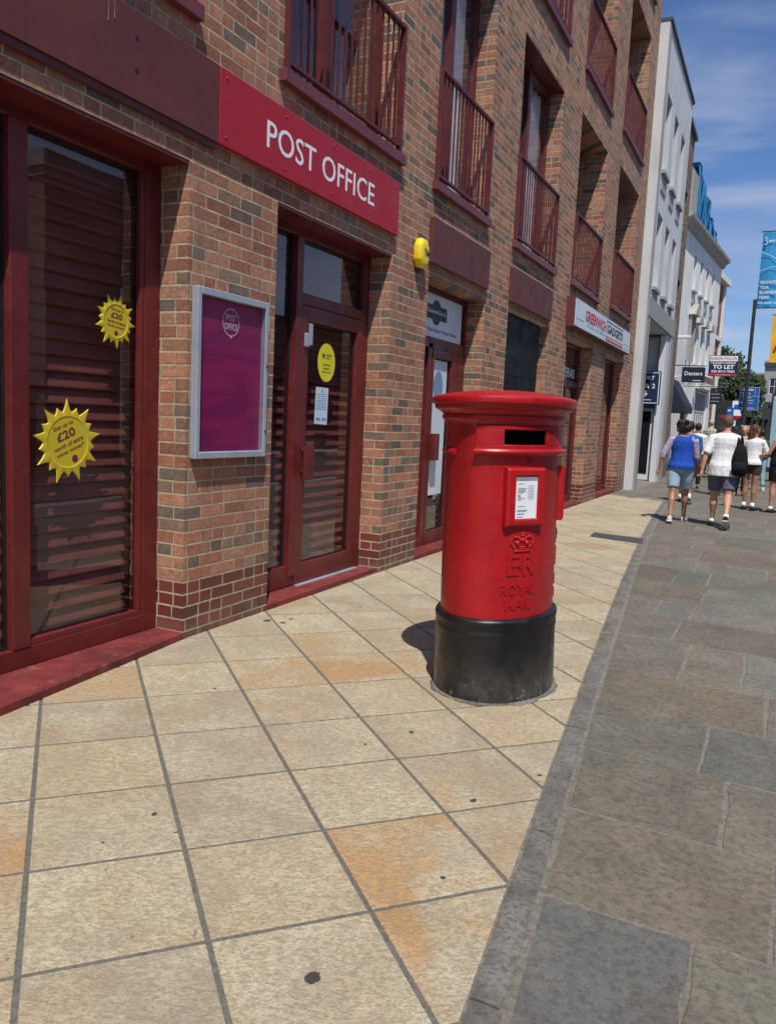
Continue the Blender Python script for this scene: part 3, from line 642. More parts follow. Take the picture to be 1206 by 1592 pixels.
# left neighbour
a, b = GR[0]
mb = MB(); frame_bars(mb, a+.002, b-.002, 0.10, 2.795, -0.28, -0.20, 0.12, 0.075, 0.10); mb.box(-0.278, -0.196, -1.95, -1.85, 0.20, 2.72); W0 = mb.build('display_window', 'red_frame', BB)
pane(W0, a+.12, -1.95, 0.2, 2.72); pane(W0, -1.85, b-.12, 0.2, 2.72); mb = MB(); slats(mb, a+.13, b-.13, 0.14, 2.75, -0.36); mb.build('shutter', 'shutter', W0)
mb = MB(); mb.box(-0.30, 0.02, a, b, 0.02, 0.09); mb.build('threshold', 'sill_red', BB)
# post office door
a, b = GR[2]
mb = MB(); frame_bars(mb, a+.002, b-.002, 0.10, 2.795, -0.28, -0.20, 0.055, 0.075, 0.08)
mb.box(-0.278, -0.190, 5.10, 5.185, 0.18, 2.72); mb.box(-0.278, -0.20, 6.165, b-0.057, 0.18, 2.72); mb.box(-0.278, -0.198, 5.185, 6.165, 2.24, 2.32); mb.box(-0.276, -0.202, a+0.057, 5.10, 0.18, 0.26)
F2 = mb.build('door_frame', 'red_frame', BB, bevel=0.003)
pane(F2, a+.057, 5.10, 0.26, 2.72); pane(F2, 5.185, 6.165, 2.32, 2.72)
mb = MB(); frame_bars(mb, 5.19, 6.16, 0.10, 2.235, -0.262, -0.192, 0.10, 0.11, 0.16); DR = mb.build('door', 'red_frame', BB, bevel=0.003)
pane(DR, 5.29, 6.06, 0.26, 2.125, -0.235)
mb = MB(); mb.box(-0.190, -0.150, 5.22, 5.25, 0.98, 1.0); mb.box(-0.190, -0.150, 5.22, 5.25, 1.14, 1.16); mb.box(-0.150, -0.135, 5.195, 5.335, 0.93, 1.18); mb.build('handle', 'red_frame', DR, bevel=0.003)
mb = MB(); mb.box(-0.226, -0.19, 5.30, 5.345, 1.95, 2.11); mb.box(-0.19, -0.165, 5.215, 5.26, 1.93, 2.03); mb.build('closer', 'silver', DR, bevel=0.003)
mb = MB(); slats(mb, a+.05, b-.05, 0.14, 2.75, -0.36); mb.build('shutter', 'shutter', F2)
mb = MB(); mb.box(-0.20, -0.004, a+.002, b-.002, 2.780, 2.795); mb.build('soffit_panel', 'red_frame', F2)
mb = MB(); mb.prism([(-0.30, a, 0.02), (0.012, a, 0.02), (-0.02, b, 0.02), (-0.30, b, 0.02)], (0, 0, 0.075)); mb.box(-0.19, -0.15, 5.19, 6.16, 0.095, 0.103, 1); mb.build('threshold', ['sill_red', 'silver'], BB)
# key shop door
a, b = GR[3]
mb = MB(); frame_bars(mb, a+.002, b-.002, 0.10, 2.755, -0.28, -0.20, 0.07, 0.06, 0.08)
mb.box(-0.278, -0.198, 7.60, 7.70, 0.18, 2.20); mb.box(-0.278, -0.198, a+.072, b-.072, 2.16, 2.26); mb.box(-0.276, -0.196, 8.30, b-.072, 0.18, 2.16)
F3 = mb.build('door_frame', 'red_frame', BB)
pane(F3, a+.072, 7.60, 0.18, 2.16)
mb = MB(); frame_bars(mb, 7.705, 8.295, 0.10, 2.155, -0.262, -0.192, 0.045, 0.09, 0.14); D3 = mb.build('door', 'red_frame', BB)
pane(D3, 7.75, 8.25, 0.24, 2.065, -0.235)
mb = MB(); mb.box(-0.190, -0.14, 7.73, 7.87, 1.0, 1.28); mb.build('handle', 'red_frame', D3)
mb = MB(); slats(mb, a+.05, b-.05, 0.14, 2.7, -0.45); mb.build('shutter', 'shutter', F3)
mb = MB(); mb.box(-0.30, 0.0, a, b, 0.02, 0.098); mb.build('threshold', 'sill_red', BB)
# black shuttered opening
a, b = GR[4]
mb = MB(); mb.box(-0.128, -0.09, a+.002, b-0.16, 0.062, 2.798)
for k in range(1, 4): mb.box(-0.09, -0.085, a+.002, b-0.16, 0.68*k, 0.68*k+0.02)
mb.box(-0.09, -0.06, b-.42, b-.36, 1.6, 1.75)
mb.build('black_panel', 'near_black', BB)
mb = MB(); mb.box(-0.128, -0.03, b-0.155, b-.002, 0.062, 1.95); mb.build('timber_strip', 'wood', BB)
# gadget shop door and window
a, b = GR[5]
mb = MB(); frame_bars(mb, a+.002, b-.002, 0.10, 2.795, -0.28, -0.20, 0.09, 0.07, 0.1); mb.box(-0.278, -0.198, a+.09, b-.09, 2.08, 2.18); mb.box(-0.278, -0.198, 13.35, 13.45, 0.2, 2.08)
F5 = mb.build('door_frame', 'red_frame', BB); pane(F5, a+.09, 13.35, 0.2, 2.08); pane(F5, 13.45, b-.09, 0.2, 2.08); pane(F5, a+.09, b-.09, 2.18, 2.72)
mb = MB(); put_txt(mb, 'CAMERAS', (-0.24, 12.75, 2.24), YD, ZD, w=1.35, h=0.16, bold=0.01); mb.build('lettering', 'white_letter', F5)
mb = MB(); mb.box(-0.44, -0.40, 13.2, 13.5, 2.35, 2.62); mb.build('light_box', 'paper', F5)
mb = MB(); mb.box(-0.30, 0.0, a, b, 0.02, 0.098); mb.build('threshold', 'sill_red', BB)
a, b = GR[6]
mb = MB(); frame_bars(mb, a+.002, b-.002, 0.12, 2.795, -0.28, -0.20, 0.09, 0.07, 0.1); mb.box(-0.278, -0.198, 16.4, 16.5, 0.2, 2.72)
F6 = mb.build('display_window', 'red_frame', BB); pane(F6, a+.09, 16.4, 0.22, 2.72); pane(F6, 16.5, b-.09, 0.22, 2.72)
mb = MB(); slats(mb, a+.05, b-.05, 0.14, 2.7, -0.45); mb.build('shutter', 'shutter', F6)
mb = MB(); mb.box(-0.30, 0.0, a, b, 0.02, 0.12); mb.build('threshold', 'sill_red', BB)
mb = MB(); mb.box(0.0005, 0.003, 8.98, 8.992, 0.45, 13.0); mb.build('movement_joint', 'mortar', BB)

# ------------------------------------------------------------------ signs on the brick building
r_ = empty('fascia_sign', (0.045, 3.87, 2.95), label='bright red sign board with white words POST OFFICE over the door', cat='sign')
mb = MB(); mb.box(0.002, 0.042, 3.872, 6.262, 2.952, 3.372); mb.build('board', 'sign_red', r_, bevel=0.002)
mb = MB(); put_txt(mb, 'POST OFFICE', (0.0425, 4.34, 3.075), YD, ZD, w=1.47, h=0.165, depth=0.001, bold=0.004, space=1.02); mb.build('lettering', 'white_letter', r_)
mb = MB()
for yy in (3.93, 4.55, 5.15, 5.72, 6.20):
    for zz in (3.0, 3.325): mb = MB(); mb.ell((0.044, yy, zz), (0.006, 0.009, 0.009), 8, 5); mb.build('rivet', 'sign_red', r_)
r_ = empty('blank_fascia', (0.045, 2, 2.95), label='long blank maroon fascia board left of the red post office sign', cat='fascia board')
mb = MB(); mb.box(0.002, 0.040, -1.2, 3.866, 2.952, 3.372); mb.box(0.002, 0.028, -1.2, 3.866, 2.915, 2.950); mb.build('board', 'maroon', r_)
mb = MB()
for yy, zz in ((3.215, 3.245), (3.215, 3.09)): mb = MB(); mb.tube([(0.0395, yy, zz), (0.0415, yy, zz)], 0.013, 10); mb.build('fixing_hole', 'black', r_)
mb = MB()
for yy, zz in ((2.62,3.34),(3.02,3.345),(3.06,3.37)):
    mb = MB(); mb.tube([(0.041, yy, zz), (0.041, yy+0.004, zz-0.05), (0.041, yy, zz-0.10)], [0.002, 0.0015, 0.003], 5); mb.build('drip_mark', 'mortar', r_)
for nm, (a, b), lab in (('key', (7.01, 8.61), 'blank maroon fascia board above the key shop door, beside the yellow alarm'), ('blk', (9.45, 11.31), 'blank maroon fascia board above the black shuttered opening')):
    r_ = empty('blank_fascia', (0.045, a, 2.9), label=lab, cat='fascia board')
    mb = MB(); mb.box(0.002, 0.045, a, b, 2.88, 3.285); mb.build('board', 'maroon', r_, bevel=0.002)
    mb = MB()
    for yy in (a+0.3*(b-a), a+0.75*(b-a)): mb = MB(); mb.tube([(0.0445, yy, 3.13), (0.0465, yy, 3.13)], 0.012, 8); mb.build('fixing_hole', 'black', r_)
r_ = empty('fascia_sign', (0.13, 12.27, 2.94), label='white boxed shop sign reading GREENWICH GADGETS in red and black', cat='sign')
mb = MB(); mb.box(0.002, 0.125, 12.27, 17.17, 2.93, 3.375); mb.build('board', 'maroon', r_)
mb = MB(); mb.box(0.125, 0.132, 12.33, 17.15, 2.95, 3.355); mb.build('face', 'offwhite', r_)
X = 0.133
mb = MB(); put_txt(mb, 'GREENWICH', (X, 13.02, 3.10), YD, ZD, w=1.62, h=0.17, bold=0.022)
mb.box(X, X+0.003, 14.72, 16.35, 2.975, 3.055); mb.build('lettering', 'red_txt', r_)
mb = MB(); put_txt(mb, 'GADGETS', (X, 14.80, 3.11), YD, ZD, w=1.5, h=0.15, bold=0.022); mb.box(X, X+.003, 14.72, 16.35, 3.305, 3.317); mb.box(X, X+.003, 14.72, 14.735, 3.06, 3.305); mb.build('lettering', 'black', r_)
mb = MB(); put_txt(mb, 'FIX | SELL | BUY MOBILE', (X, 13.15, 3.02), YD, ZD, w=1.45, h=0.05, bold=0.01); put_txt(mb, 'greenwichgadgets', (X, 12.42, 3.06), YD, ZD, w=0.5, h=0.025)
put_txt(mb, 'FIX | SELL | UNLOCK', (X, 16.5, 3.07), YD, ZD, w=0.55, h=0.035); put_txt(mb, 'PHONE LAPTOP', (X, 16.5, 2.99), YD, ZD, w=0.55, h=0.035); put_txt(mb, '67', (X, 12.42, 3.27), YD, ZD, w=0.09, h=0.05); mb.build('lettering', 'lt_txt', r_)
mb = MB(); put_txt(mb, 'THE TECH REPAIR SPECIALIST', (X+.004, 14.78, 3.0), YD, ZD, w=1.5, h=0.034, depth=0.001, bold=0.01); mb.build('lettering', 'white_letter', r_)
# key shop transom board
r_ = empty('transom_sign', (-0.19, 7.3, 2.28), label='white key shop board with dark green emblem above the red door', cat='sign')
mb = MB(); mb.box(-0.212, -0.196, 7.13, 8.46, 2.265, 2.69); mb.build('board', 'offwhite', r_)
mb = MB(); cy_, cz_ = 7.74, 2.515; X = -0.196
mb.box(X, X+.003, 7.46, 8.02, cz_-0.07, cz_+0.07); mb.tube([(X, cy_, cz_), (X+.0035, cy_, cz_)], 0.125, 24); mb.build('emblem', 'green_dk', r_)
mb = MB(); put_txt(mb, 'Clockwork Key Co', (X+.004, cy_, cz_-0.025), YD, ZD, w=0.5, h=0.055, depth=0.001, center=True); mb.build('lettering', 'white_letter', r_)
mb = MB(); put_txt(mb, 'Key Cutting Watch Repairs Passport Photos', (X, 7.2, 2.31), YD, ZD, w=1.12, h=0.05, bold=0.006, depth=0.001); mb.build('lettering', 'black', r_)
r_ = empty('window_film', (-0.22, 7.8, 0.9), label='white frosted film with a blue oval emblem on the key shop door', cat='window film')
mb = MB(); mb.box(-0.2280, -0.2265, 7.76, 8.19, 0.62, 2.05); mb.build('film', 'offwhite', r_)
mb = MB(); mb.prism([(-0.2262, 7.96+0.13*math.cos(q*PI/12), 1.78+0.16*math.sin(q*PI/12)) for q in range(24)], (0.0006, 0, 0)); mb.build('emblem', 'print_blue', r_)

# alarm box
r_ = empty('alarm_box', (0.0, 6.76, 2.8), label='yellow octagonal alarm box with the word Yale on brick pier', cat='alarm box')
def octo(w, h, x, c=0.52): return [(x, 6.775+w*sx, 2.905+h*sz) for sx, sz in ((-1,-1+c),(-1,1-c),(-1+c,1),(1-c,1),(1,1-c),(1,-1+c),(1-c,-1),(-1+c,-1))]
mb = MB(); mb.loft([octo(.095,.125,.002), octo(.10,.13,.02), octo(.10,.13,.055), octo(.094,.122,.070), octo(.080,.105,.082), octo(.055,.075,.088)]); mb.build('cover', 'yellow', r_, smooth=True, bevel=0.006, auto=True)
mb = MB(); put_txt(mb, 'Yale', (0.089, 6.79, 2.885), YD, ZD, w=0.125, h=0.06, bold=0.02, depth=0.002, center=True); mb.build('lettering', 'black', r_)
mb = MB(); mb.loft([[(0.02+0.03*math.cos(q*PI/6), 6.775+0.05*math.sin(q*PI/6), z) for q in range(12)] for z in (2.752, 2.778)]); mb.build('strobe', 'metal_dk', r_)

# notice case
r_ = empty('notice_case', (0.0, 4.05, 1.135), label='aluminium framed notice case with magenta poster beside post office door', cat='notice case')
mb = MB(); a, b, c, d = 3.70, 4.41, 1.135, 2.125
frame_bars(mb, a, b, c, d, 0.012, 0.052, 0.036, 0.040, 0.040); mb.box(0.002, 0.012, a+.004, b-.004, c+.004, d-.004); mb.build('frame', 'silver', r_, bevel=0.004)
mb = MB(); mb.box(0.0125, 0.0150, a+.038, b-.038, c+.042, d-.042); mb.build('poster', 'poster', r_)
mb = MB(); X = 0.0155; cy_, cz_ = 4.055, 1.96
ring = [(cy_+0.083*math.cos(q*PI/20), cz_+0.083*math.sin(q*PI/20)) for q in range(40)]; ri = [(cy_+0.078*math.cos(q*PI/20), cz_+0.078*math.sin(q*PI/20)) for q in range(40)]
for q in range(40):
    p, q2, i1, i2 = ring[q], ring[(q+1) % 40], ri[q], ri[(q+1) % 40]; mb.quad((X,*p),(X,*q2),(X,*i2),(X,*i1))
mb.quad((X, cy_-.012, cz_-.083), (X, cy_+.012, cz_-.083), (X, cy_+.002, cz_-.098), (X, cy_, cz_-.098))
put_txt(mb, 'POST', (X, cy_, cz_+.008), YD, ZD, w=0.095, h=0.038, depth=0.0005, center=True); put_txt(mb, 'OFFICE', (X, cy_, cz_-.045), YD, ZD, w=0.13, h=0.038, depth=0.0005, center=True)
mb.build('emblem', 'white_letter', r_)
mb = MB(); mb.box(0.044, 0.047, a+.037, b-.037, c+.041, d-.041); mb.build('glass', 'case_glass', r_)
mb = MB(); mb.tube([(0.055, b-.02, 1.72), (0.060, b-.02, 1.72)], 0.008, 10); mb.tube([(0.055, b-.02, 1.30), (0.060, b-.02, 1.30)], 0.008, 10); mb.build('lock', 'metal_dk', r_)

# sun shaped posters
def sun_sticker(cy, cz, R, rot, lab):
    r_ = empty('sun_poster', (-0.24, cy, cz), label=lab, cat='poster', group='yellow sun shaped posters on the glass')
    n = 18; pts = []; x = -0.2405
    rr = [1.0,0.80,0.98,0.78]
    for k in range(n):
        for s in range(4):
            a = rot+2*PI*(k+s/4)/n; tip = (1.0 if k % 2 == 0 else 0.83)*R
            r0 = 0.70*R; pts.append((a, [r0, r0+(tip-r0)*0.30, tip, r0+(tip-r0)*0.30][s]))
    P = [(cy+r*math.cos(a), cz+r*math.sin(a)) for a, r in pts]
    me = MB(); c0 = [(x, p[0], p[1]) for p in P]; c1 = [(x+0.006, cy+(p[0]-cy)*0.96, cz+(p[1]-cz)*0.96) for p in P]
    c2 = [(x+0.009, cy+0.60*R*math.cos(a), cz+0.60*R*math.sin(a)) for a, r in pts]
    me.loft([c0, c1, c2], cap=False)
    me.add([(x+0.006, cy, cz)]+[(x+0.006, cy+0.57*R*math.cos(a), cz+0.57*R*math.sin(a)) for a, r in pts], [(0, 1+k, 1+(k+1) % len(pts)) for k in range(len(pts))])
    me.loft([c2, [(x+0.006, cy+0.57*R*math.cos(a), cz+0.57*R*math.sin(a)) for a, r in pts]], cap=False)
    me.build('sun_shape', 'sun_yellow', r_, smooth=True, auto=True)
    mb = MB(); tr = rot-0.35 if R > 0.2 else -0.12; X = x+0.0065
    ex = Vector((0, math.cos(tr), math.sin(tr))); ey = Vector((0, -math.sin(tr), math.cos(tr))); c = Vector((X, cy, cz))
    k = R/0.225
    for s, dy, ww, hh, bo in (('Get up to', .075, .135, .026, .006), ('£20', .018, .125, .046, .022), ('worth of extra', -.022, .20, .024, .006), ('travel money*', -.060, .19, .026, .006)):
        put_txt(mb, s, c+ey*dy*k, ex, ey, w=ww*k, h=hh*k, depth=0.0006, bold=bo, center=True)
    me2 = [tuple(c+ex*(0.01*k+0.020*k*math.cos(q*PI/10))+ey*(-0.098*k+0.020*k*math.sin(q*PI/10))) for q in range(20)]; mb.prism(me2, (0.0006, 0, 0))
    mb.build('lettering', 'maroon_txt', r_)
t = NT('yellow sun print'); n = t.noise(9, 4)
M['sun_yellow'] = t.set(color=t.mix(t.mapr(n, 0.35, 0.65), (0.58, 0.42, 0.02), (0.52, 0.45, 0.03)), rough=0.45)
sun_sticker(3.03, 1.225, 0.225, 0.72, 'larger yellow sun poster low on the display window, reading £20')
sun_sticker(3.362, 1.885, 0.150, 0.42, 'smaller yellow sun poster high on the display window, reading £20')
# door stickers
r_ = empty('oval_sticker', (-0.22, 5.63, 1.84), label='yellow oval money transfer sticker on the post office door glass', cat='sticker')
X = -0.2285
mb = MB(); mb.prism([(X, 5.625+0.135*math.cos(q*PI/16), 1.84+0.152*math.sin(q*PI/16)) for q in range(32)], (0.001, 0, 0)); mb.build('disc', 'yellow_sticker', r_)
mb = MB(); put_txt(mb, 'W', (X+.0012, 5.55, 1.865), YD, ZD, w=0.055, h=0.045, bold=0.04, depth=0.0006)
put_txt(mb, 'WESTERN', (X+.0012, 5.615, 1.892), YD, ZD, w=0.09, h=0.015, bold=0.01, depth=0.0006); put_txt(mb, 'UNION', (X+.0012, 5.615, 1.870), YD, ZD, w=0.065, h=0.015, bold=0.01, depth=0.0006)
for s, zz, ww in (('Send and', 1.815, .11), ('receive', 1.785, .09), ('money here', 1.755, .14)): put_txt(mb, s, (X+.0012, 5.625, zz), YD, ZD, w=ww, h=0.02, bold=0.01, depth=0.0006, center=True)
mb.build('lettering', 'black', r_)
r_ = empty('paper_notice', (-0.22, 5.56, 1.34), label='pale blue paper notice taped to the post office door glass', cat='notice')
mb = MB(); mb.prism([(X, 5.467, 1.352), (X, 5.662, 1.345), (X, 5.670, 1.640), (X, 5.478, 1.642)], (0.001, 0, 0)); mb.build('sheet', 'paper_blue', r_)
mb = MB()
for k in range(8): mb.box(X+.001, X+.0015, 5.49, 5.645, 1.585-0.017*k, 1.590-0.017*k)
mb.box(X+.001, X+.0015, 5.56, 5.585, 1.60, 1.62)
for yy in (5.49, 5.58): mb.box(X+.001, X+.0015, yy, yy+0.065, 1.375, 1.40)
mb.build('print', 'print_blue', r_)
# ------------------------------------------------------------------ pillar box
PB = empty('pillar_box', (1.805, 4.105, gz(1.805)), 0.0, label='red oval pillar post box with black base standing on the cream tiles', cat='post box')
PBL = Vector((1.805, 4.105, gz(1.805))); WL['pillar_box'] = PBL
M['slot_shade'] = paint('painted slot shade', (0.001, 0.001, 0.001), 1.0, 0, 1, 0, spec=0.0)  # black slab colour, painted for the shade inside the letter slots
AY, BX = 0.388, 0.283; PBA = math.radians(-4)
def oval(s, z, off):   # s: parameter angle, 0 = street side
    px, py = BX*math.cos(s), AY*math.sin(s); nx, ny = math.cos(s)/BX, math.sin(s)/AY; l = math.hypot(nx, ny)
    px += nx/l*off; py += ny/l*off
    return (PBL.x+px*math.cos(PBA)-py*math.sin(PBA), PBL.y+px*math.sin(PBA)+py*math.cos(PBA), PBL.z+z)
_S = np.linspace(-PI, PI, 4001); _A = np.concatenate([[0], np.cumsum(np.hypot(np.diff(BX*np.cos(_S)), np.diff(AY*np.sin(_S))))]); _A -= np.interp(0, _S, _A)
def arc2s(a): return float(np.interp(a, _A, _S))
def s2arc(s): return float(np.interp(s, _S, _A))
NS = 96
def oring(z, off): return [oval(2*PI*k/NS, z, off) for k in range(NS)]
def oprof(mb, prof, m=0, cap=True): mb.loft([oring(z, o) for z, o in prof], m, cap=cap)
mb = MB(); oprof(mb, [(-.014, .020), (0, .022), (.02, .024), (.30, .020), (.335, .020), (.34, .023), (.352, .024), (.358, .022), (.385, .021), (.392, .025), (.412, .026), (.422, .022), (.43, .012), (.431, .0)])
mb.build('base', 'box_black', PB, smooth=True, auto=True)
mb = MB(); oprof(mb, [(.425, 0), (.44, 0), (.9, 0), (1.40, 0), (1.415, .004), (1.43, .012), (1.437, .022), (1.452, .024), (1.458, .018), (1.466, .022), (1.478, .036), (1.485, .046), (1.487, .050)])
PB.rotation_euler = (0, math.radians(-1.25), 0); PB.scale = (1, 1, 0.988)
body = mb.build('body', 'box_red', PB, smooth=True, auto=True)
mb = MB(); oprof(mb, [(1.482, .045), (1.488, .056), (1.512, .066), (1.516, .076), (1.535, .080), (1.546, .076), (1.552, .066)], cap=False)
rings = []
for k in range(0, 9):
    q = k/9.0; sc = 1-q; z = 1.552+0.040*(1-(1-q)**2)**0.9
    rings.append([(PBL.x+(p[0]-PBL.x)*sc, PBL.y+(p[1]-PBL.y)*sc, PBL.z+z) for p in oring(0, .066)])
rings.append([(PBL.x+(p[0]-PBL.x)*0.02, PBL.y+(p[1]-PBL.y)*0.02, PBL.z+1.5925) for p in oring(0, .066)])
mb.loft(rings)
cap_ = mb.build('cap', 'box_red', PB, smooth=True, auto=True)
mb = MB(); n = 88     # row of small dentils under the rim
for k in range(n):
    s0 = 2*PI*k/n; s1 = s0+2*PI/n*0.6
    a = [oval(s0, 1.492, .054), oval(s1, 1.492, .054), oval(s1, 1.492, .0625), oval(s0, 1.492, .0625)]
    mb.prism(a, (0, 0, 0.018))
mb.build('dentils', 'box_red', cap_, bevel=0.002)
# curved slab on the body between arc positions
def cslab(mb, a0, a1, z0, z1, o0, o1, n=14, m=0, bev=0.004):
    rings = []
    for k in range(n+1):
        s = arc2s(a0+(a1-a0)*k/n)
        b = bev if 0 < k < n else 0
        rings.append([oval(s, z0, o0), oval(s, z0, o1-bev), oval(s, z0+bev, o1), oval(s, z1-bev, o1), oval(s, z1, o1-bev), oval(s, z1, o0)])
    mb.loft(rings, m)
ac = s2arc(math.radians(-39)); AC = [ac, -ac]
# raised aperture panel, cut by the two slots
e0 = s2arc(math.radians(-87)); e1 = -e0; sw = 0.128
mb = MB(); zs0, zs1 = 1.312, 1.385
cslab(mb, e0, e1, 1.255, zs0, -.01, .012, 40); cslab(mb, e0, e1, zs1, 1.408, -.01, .012, 40)
for a, b in ((e0, ac-sw), (ac+sw, -ac-sw), (-ac+sw, e1)): cslab(mb, a, b, zs0-.004, zs1+.004, -.01, .0119, 14)
mb.build('aperture_panel', 'box_red', PB, smooth=True, auto=True)
for q in AC:
    mb = MB(); cslab(mb, q-sw, q+sw, zs0, zs1, -.004, .0035, 10, bev=0.0005); mb.build('slot', 'slot_shade', PB)
mb = MB()
for k_, (z, o1) in enumerate(((1.262, .034),)):
    rings = []
    for k in range(61):
        s = arc2s(e0+(e1-e0)*k/60)
        rings.append([oval(s, 1.255, .008), oval(s, 1.262, .024), oval(s, 1.270, .034), oval(s, 1.280, .036), oval(s, 1.289, .030), oval(s, 1.294, .010)])
    mb.loft(rings)
mb.build('hood_moulding', 'box_red', PB, smooth=True, auto=True)
mb = MB(); rings = []
for k in range(61):
    s = math.radians(112)+math.radians(136)*k/60
    rings.append([oval(s, 1.255, -.004), oval(s, 1.258, .012), oval(s, 1.270, .020), oval(s, 1.284, .012), oval(s, 1.288, -.004)])
mb.loft(rings); mb.build('rear_ring', 'box_red', PB, smooth=True, auto=True)
# notice plates, papers, locks and cyphers
for qi, q in enumerate(AC):
    s0 = arc2s(q); nrm = Vector((math.cos(s0)/BX, math.sin(s0)/AY, 0)).normalized(); nrm = Matrix.Rotation(PBA, 3, 'Z')@nrm; tg = Vector((-nrm.y, nrm.x, 0)); c = Vector(oval(s0, 0, 0))
    def pt(u, z, d): return tuple(c+tg*u+nrm*d+Vector((0, 0, z)))
    mb = MB(); W0_, W1_ = 0.118, 0.108; z0, z1 = 0.905, 1.20
    mb.loft([[pt(-W0_, z0, -.03), pt(W0_, z0, -.03), pt(W0_, z1, -.03), pt(-W0_, z1, -.03)], [pt(-W0_, z0, .010), pt(W0_, z0, .010), pt(W0_, z1, .010), pt(-W0_, z1, .010)],
             [pt(-W1_, z0+.012, .022), pt(W1_, z0+.012, .022), pt(W1_, z1-.012, .022), pt(-W1_, z1-.012, .022)],
             [pt(-.072, z0+.034, .022), pt(.072, z0+.034, .022), pt(.072, z1-.038, .022), pt(-.072, z1-.038, .022)],
             [pt(-.070, z0+.036, .015), pt(.070, z0+.036, .015), pt(.070, z1-.040, .015), pt(-.070, z1-.040, .015)]])
    pl = mb.build('notice_plate', 'box_red', PB, bevel=0.002)
    mb = MB(); mb.prism([pt(-.066, z0+.04, .0152), pt(.066, z0+.04, .0152), pt(.066, z1-.046, .0152), pt(-.066, z1-.046, .0152)], tuple(nrm*0.0008)); mb.build('paper', 'paper', pl)
    mb = MB()
    def bar(u0, u1, za, zb): mb.prism([pt(u0, za, .0162), pt(u1, za, .0162), pt(u1, zb, .0162), pt(u0, zb, .0162)], tuple(nrm*0.0003))
    bar(-.066, .066, 1.135, 1.153)
    for k, (u0, u1, zz) in enumerate(((-.055,-.02,1.118), (-.055,-.01,1.085),(-.055,-.005,1.079),(-.055,-.02,1.073),(-.055,-.03,1.05),(-.055,-.01,1.044),(-.055,-.035,1.036),(-.055,-.01,1.005),(-.055,.01,.986),(-.055,0,.980),(-.055,-.02,.952))): bar(u0, u1, zz, zz+.004)
    for k in range(10): bar(.008, .045, 1.11-.0075*k, 1.1125-.0075*k)
    bar(-.055, -.012, .966, .972)
    mb.build('print', 'print_grey', pl)
    mb = MB(); put_txt(mb, 'Collections', pt(-.056, 1.092, .0162), tg, ZD, w=.055, h=.010, depth=.0003, bold=.01); put_txt(mb, '1st', pt(-.056, 1.056, .0162), tg, ZD, w=.018, h=.012, depth=.0003, bold=.03); mb.build('lettering', 'black', pl)
    # lock escutcheon
    mb = MB(); mb.tube([pt(.02, 1.232, .0), pt(.02, 1.232, .007)], .013, 14); lk = mb.build('keyhole', 'box_red', PB, smooth=True, auto=True)
    mb = MB(); mb.tube([pt(.02, 1.232, .0068), pt(.02, 1.232, .0078)], .006, 10); mb.build('hole', 'black', lk)
    def emb(mb, body_, zc, w_, h_, dp, bold, du=0.0):
        V, F = txt(body_, w_, h_, 1.0, bold); out = []
        for x, y_, z_ in V:
            s = arc2s(q+du+x-w_/2); out.append(oval(s, zc+y_, -.003+(dp+.003)*z_))
        mb.add(out, F)
    mb = MB(); emb(mb, 'E', .655, .070, .105, .006, .012, -.048); emb(mb, 'R', .655, .078, .105, .006, .012, .046); emb(mb, 'II', .690, .028, .040, .007, .0, .0)
    emb(mb, 'ROYAL', .555, .215, .055, .005, .004, -.008); emb(mb, 'MAIL', .480, .160, .053, .005, .004, -.008)
    mb.build('cypher_lettering', 'box_red', PB, bevel=0.0)
    # crown
    mb = MB()
    def op(u, z, d): return oval(arc2s(q+u*.85), .775+(z-.775)*.85, d*.6)
    for zz, hw, rr in ((.780, .058, .006), (.792, .060, .004)): mb.tube([op(-hw+2*hw*k/8, zz, .003) for k in range(9)], rr, 6)
    for sgn in (-1, 1):
        P = [(0.056, .80), (0.078, .825), (0.080, .848), (0.060, .866), (0.035, .862), (0.012, .846), (0.0, .842)]
        for i_ in range(len(P)-1):
            for f_ in (0, 0.5):
                u_ = P[i_][0]*(1-f_)+P[i_+1][0]*f_; z_ = P[i_][1]*(1-f_)+P[i_+1][1]*f_; mb.ell(op(sgn*u_, z_, .003), (.0065, .0065, .0065), 8, 5)
        mb.ell(op(sgn*.034, .828, .002), (.012, .020, .016), 10, 6)
    for k in range(-3, 4): mb.ell(op(.018*k, .804, .003), (.006, .006, .007), 7, 5)
    mb.tube([op(0, .80, .003), op(0, .868, .003)], .004, 6); mb.ell(op(0, .872, .004), (.008, .008, .009), 8, 6); mb.tube([op(0, .878, .004), op(0, .893, .004)], .0035, 6); mb.tube([op(-.009, .886, .004), op(.009, .886, .004)], .0035, 6)
    mb.build('crown_emblem', 'box_red', PB, smooth=True)
# door seam and hinges at the rounded end
mb = MB()
sd_ = math.radians(-104)
mb.prism([oval(sd_, .50, .0003), oval(sd_-.006, .50, .0003), oval(sd_-.006, 1.24, .0003), oval(sd_, 1.24, .0003)], (0, 0, 0)) if False else None
cslab(mb, s2arc(sd_), s2arc(sd_)+.0025, .445, 1.40, -.002, .0012, 2, bev=.0003); mb.build('door_seam', 'maroon', PB)
# grey bedding mortar round the base
mb = MB(); mb.loft([[(p[0], p[1], gz(p[0])+h_) for p in [oval(2*PI*k/72, 0, o_+0.008*math.sin(k*.7)+0.005*math.sin(k*1.9)) for k in range(72)]] for o_, h_ in ((.045, .0012), (.038, .004), (.02, .008))]); 
tag(mb.build('bedding_mortar', 'edging', smooth=True), kind='structure')
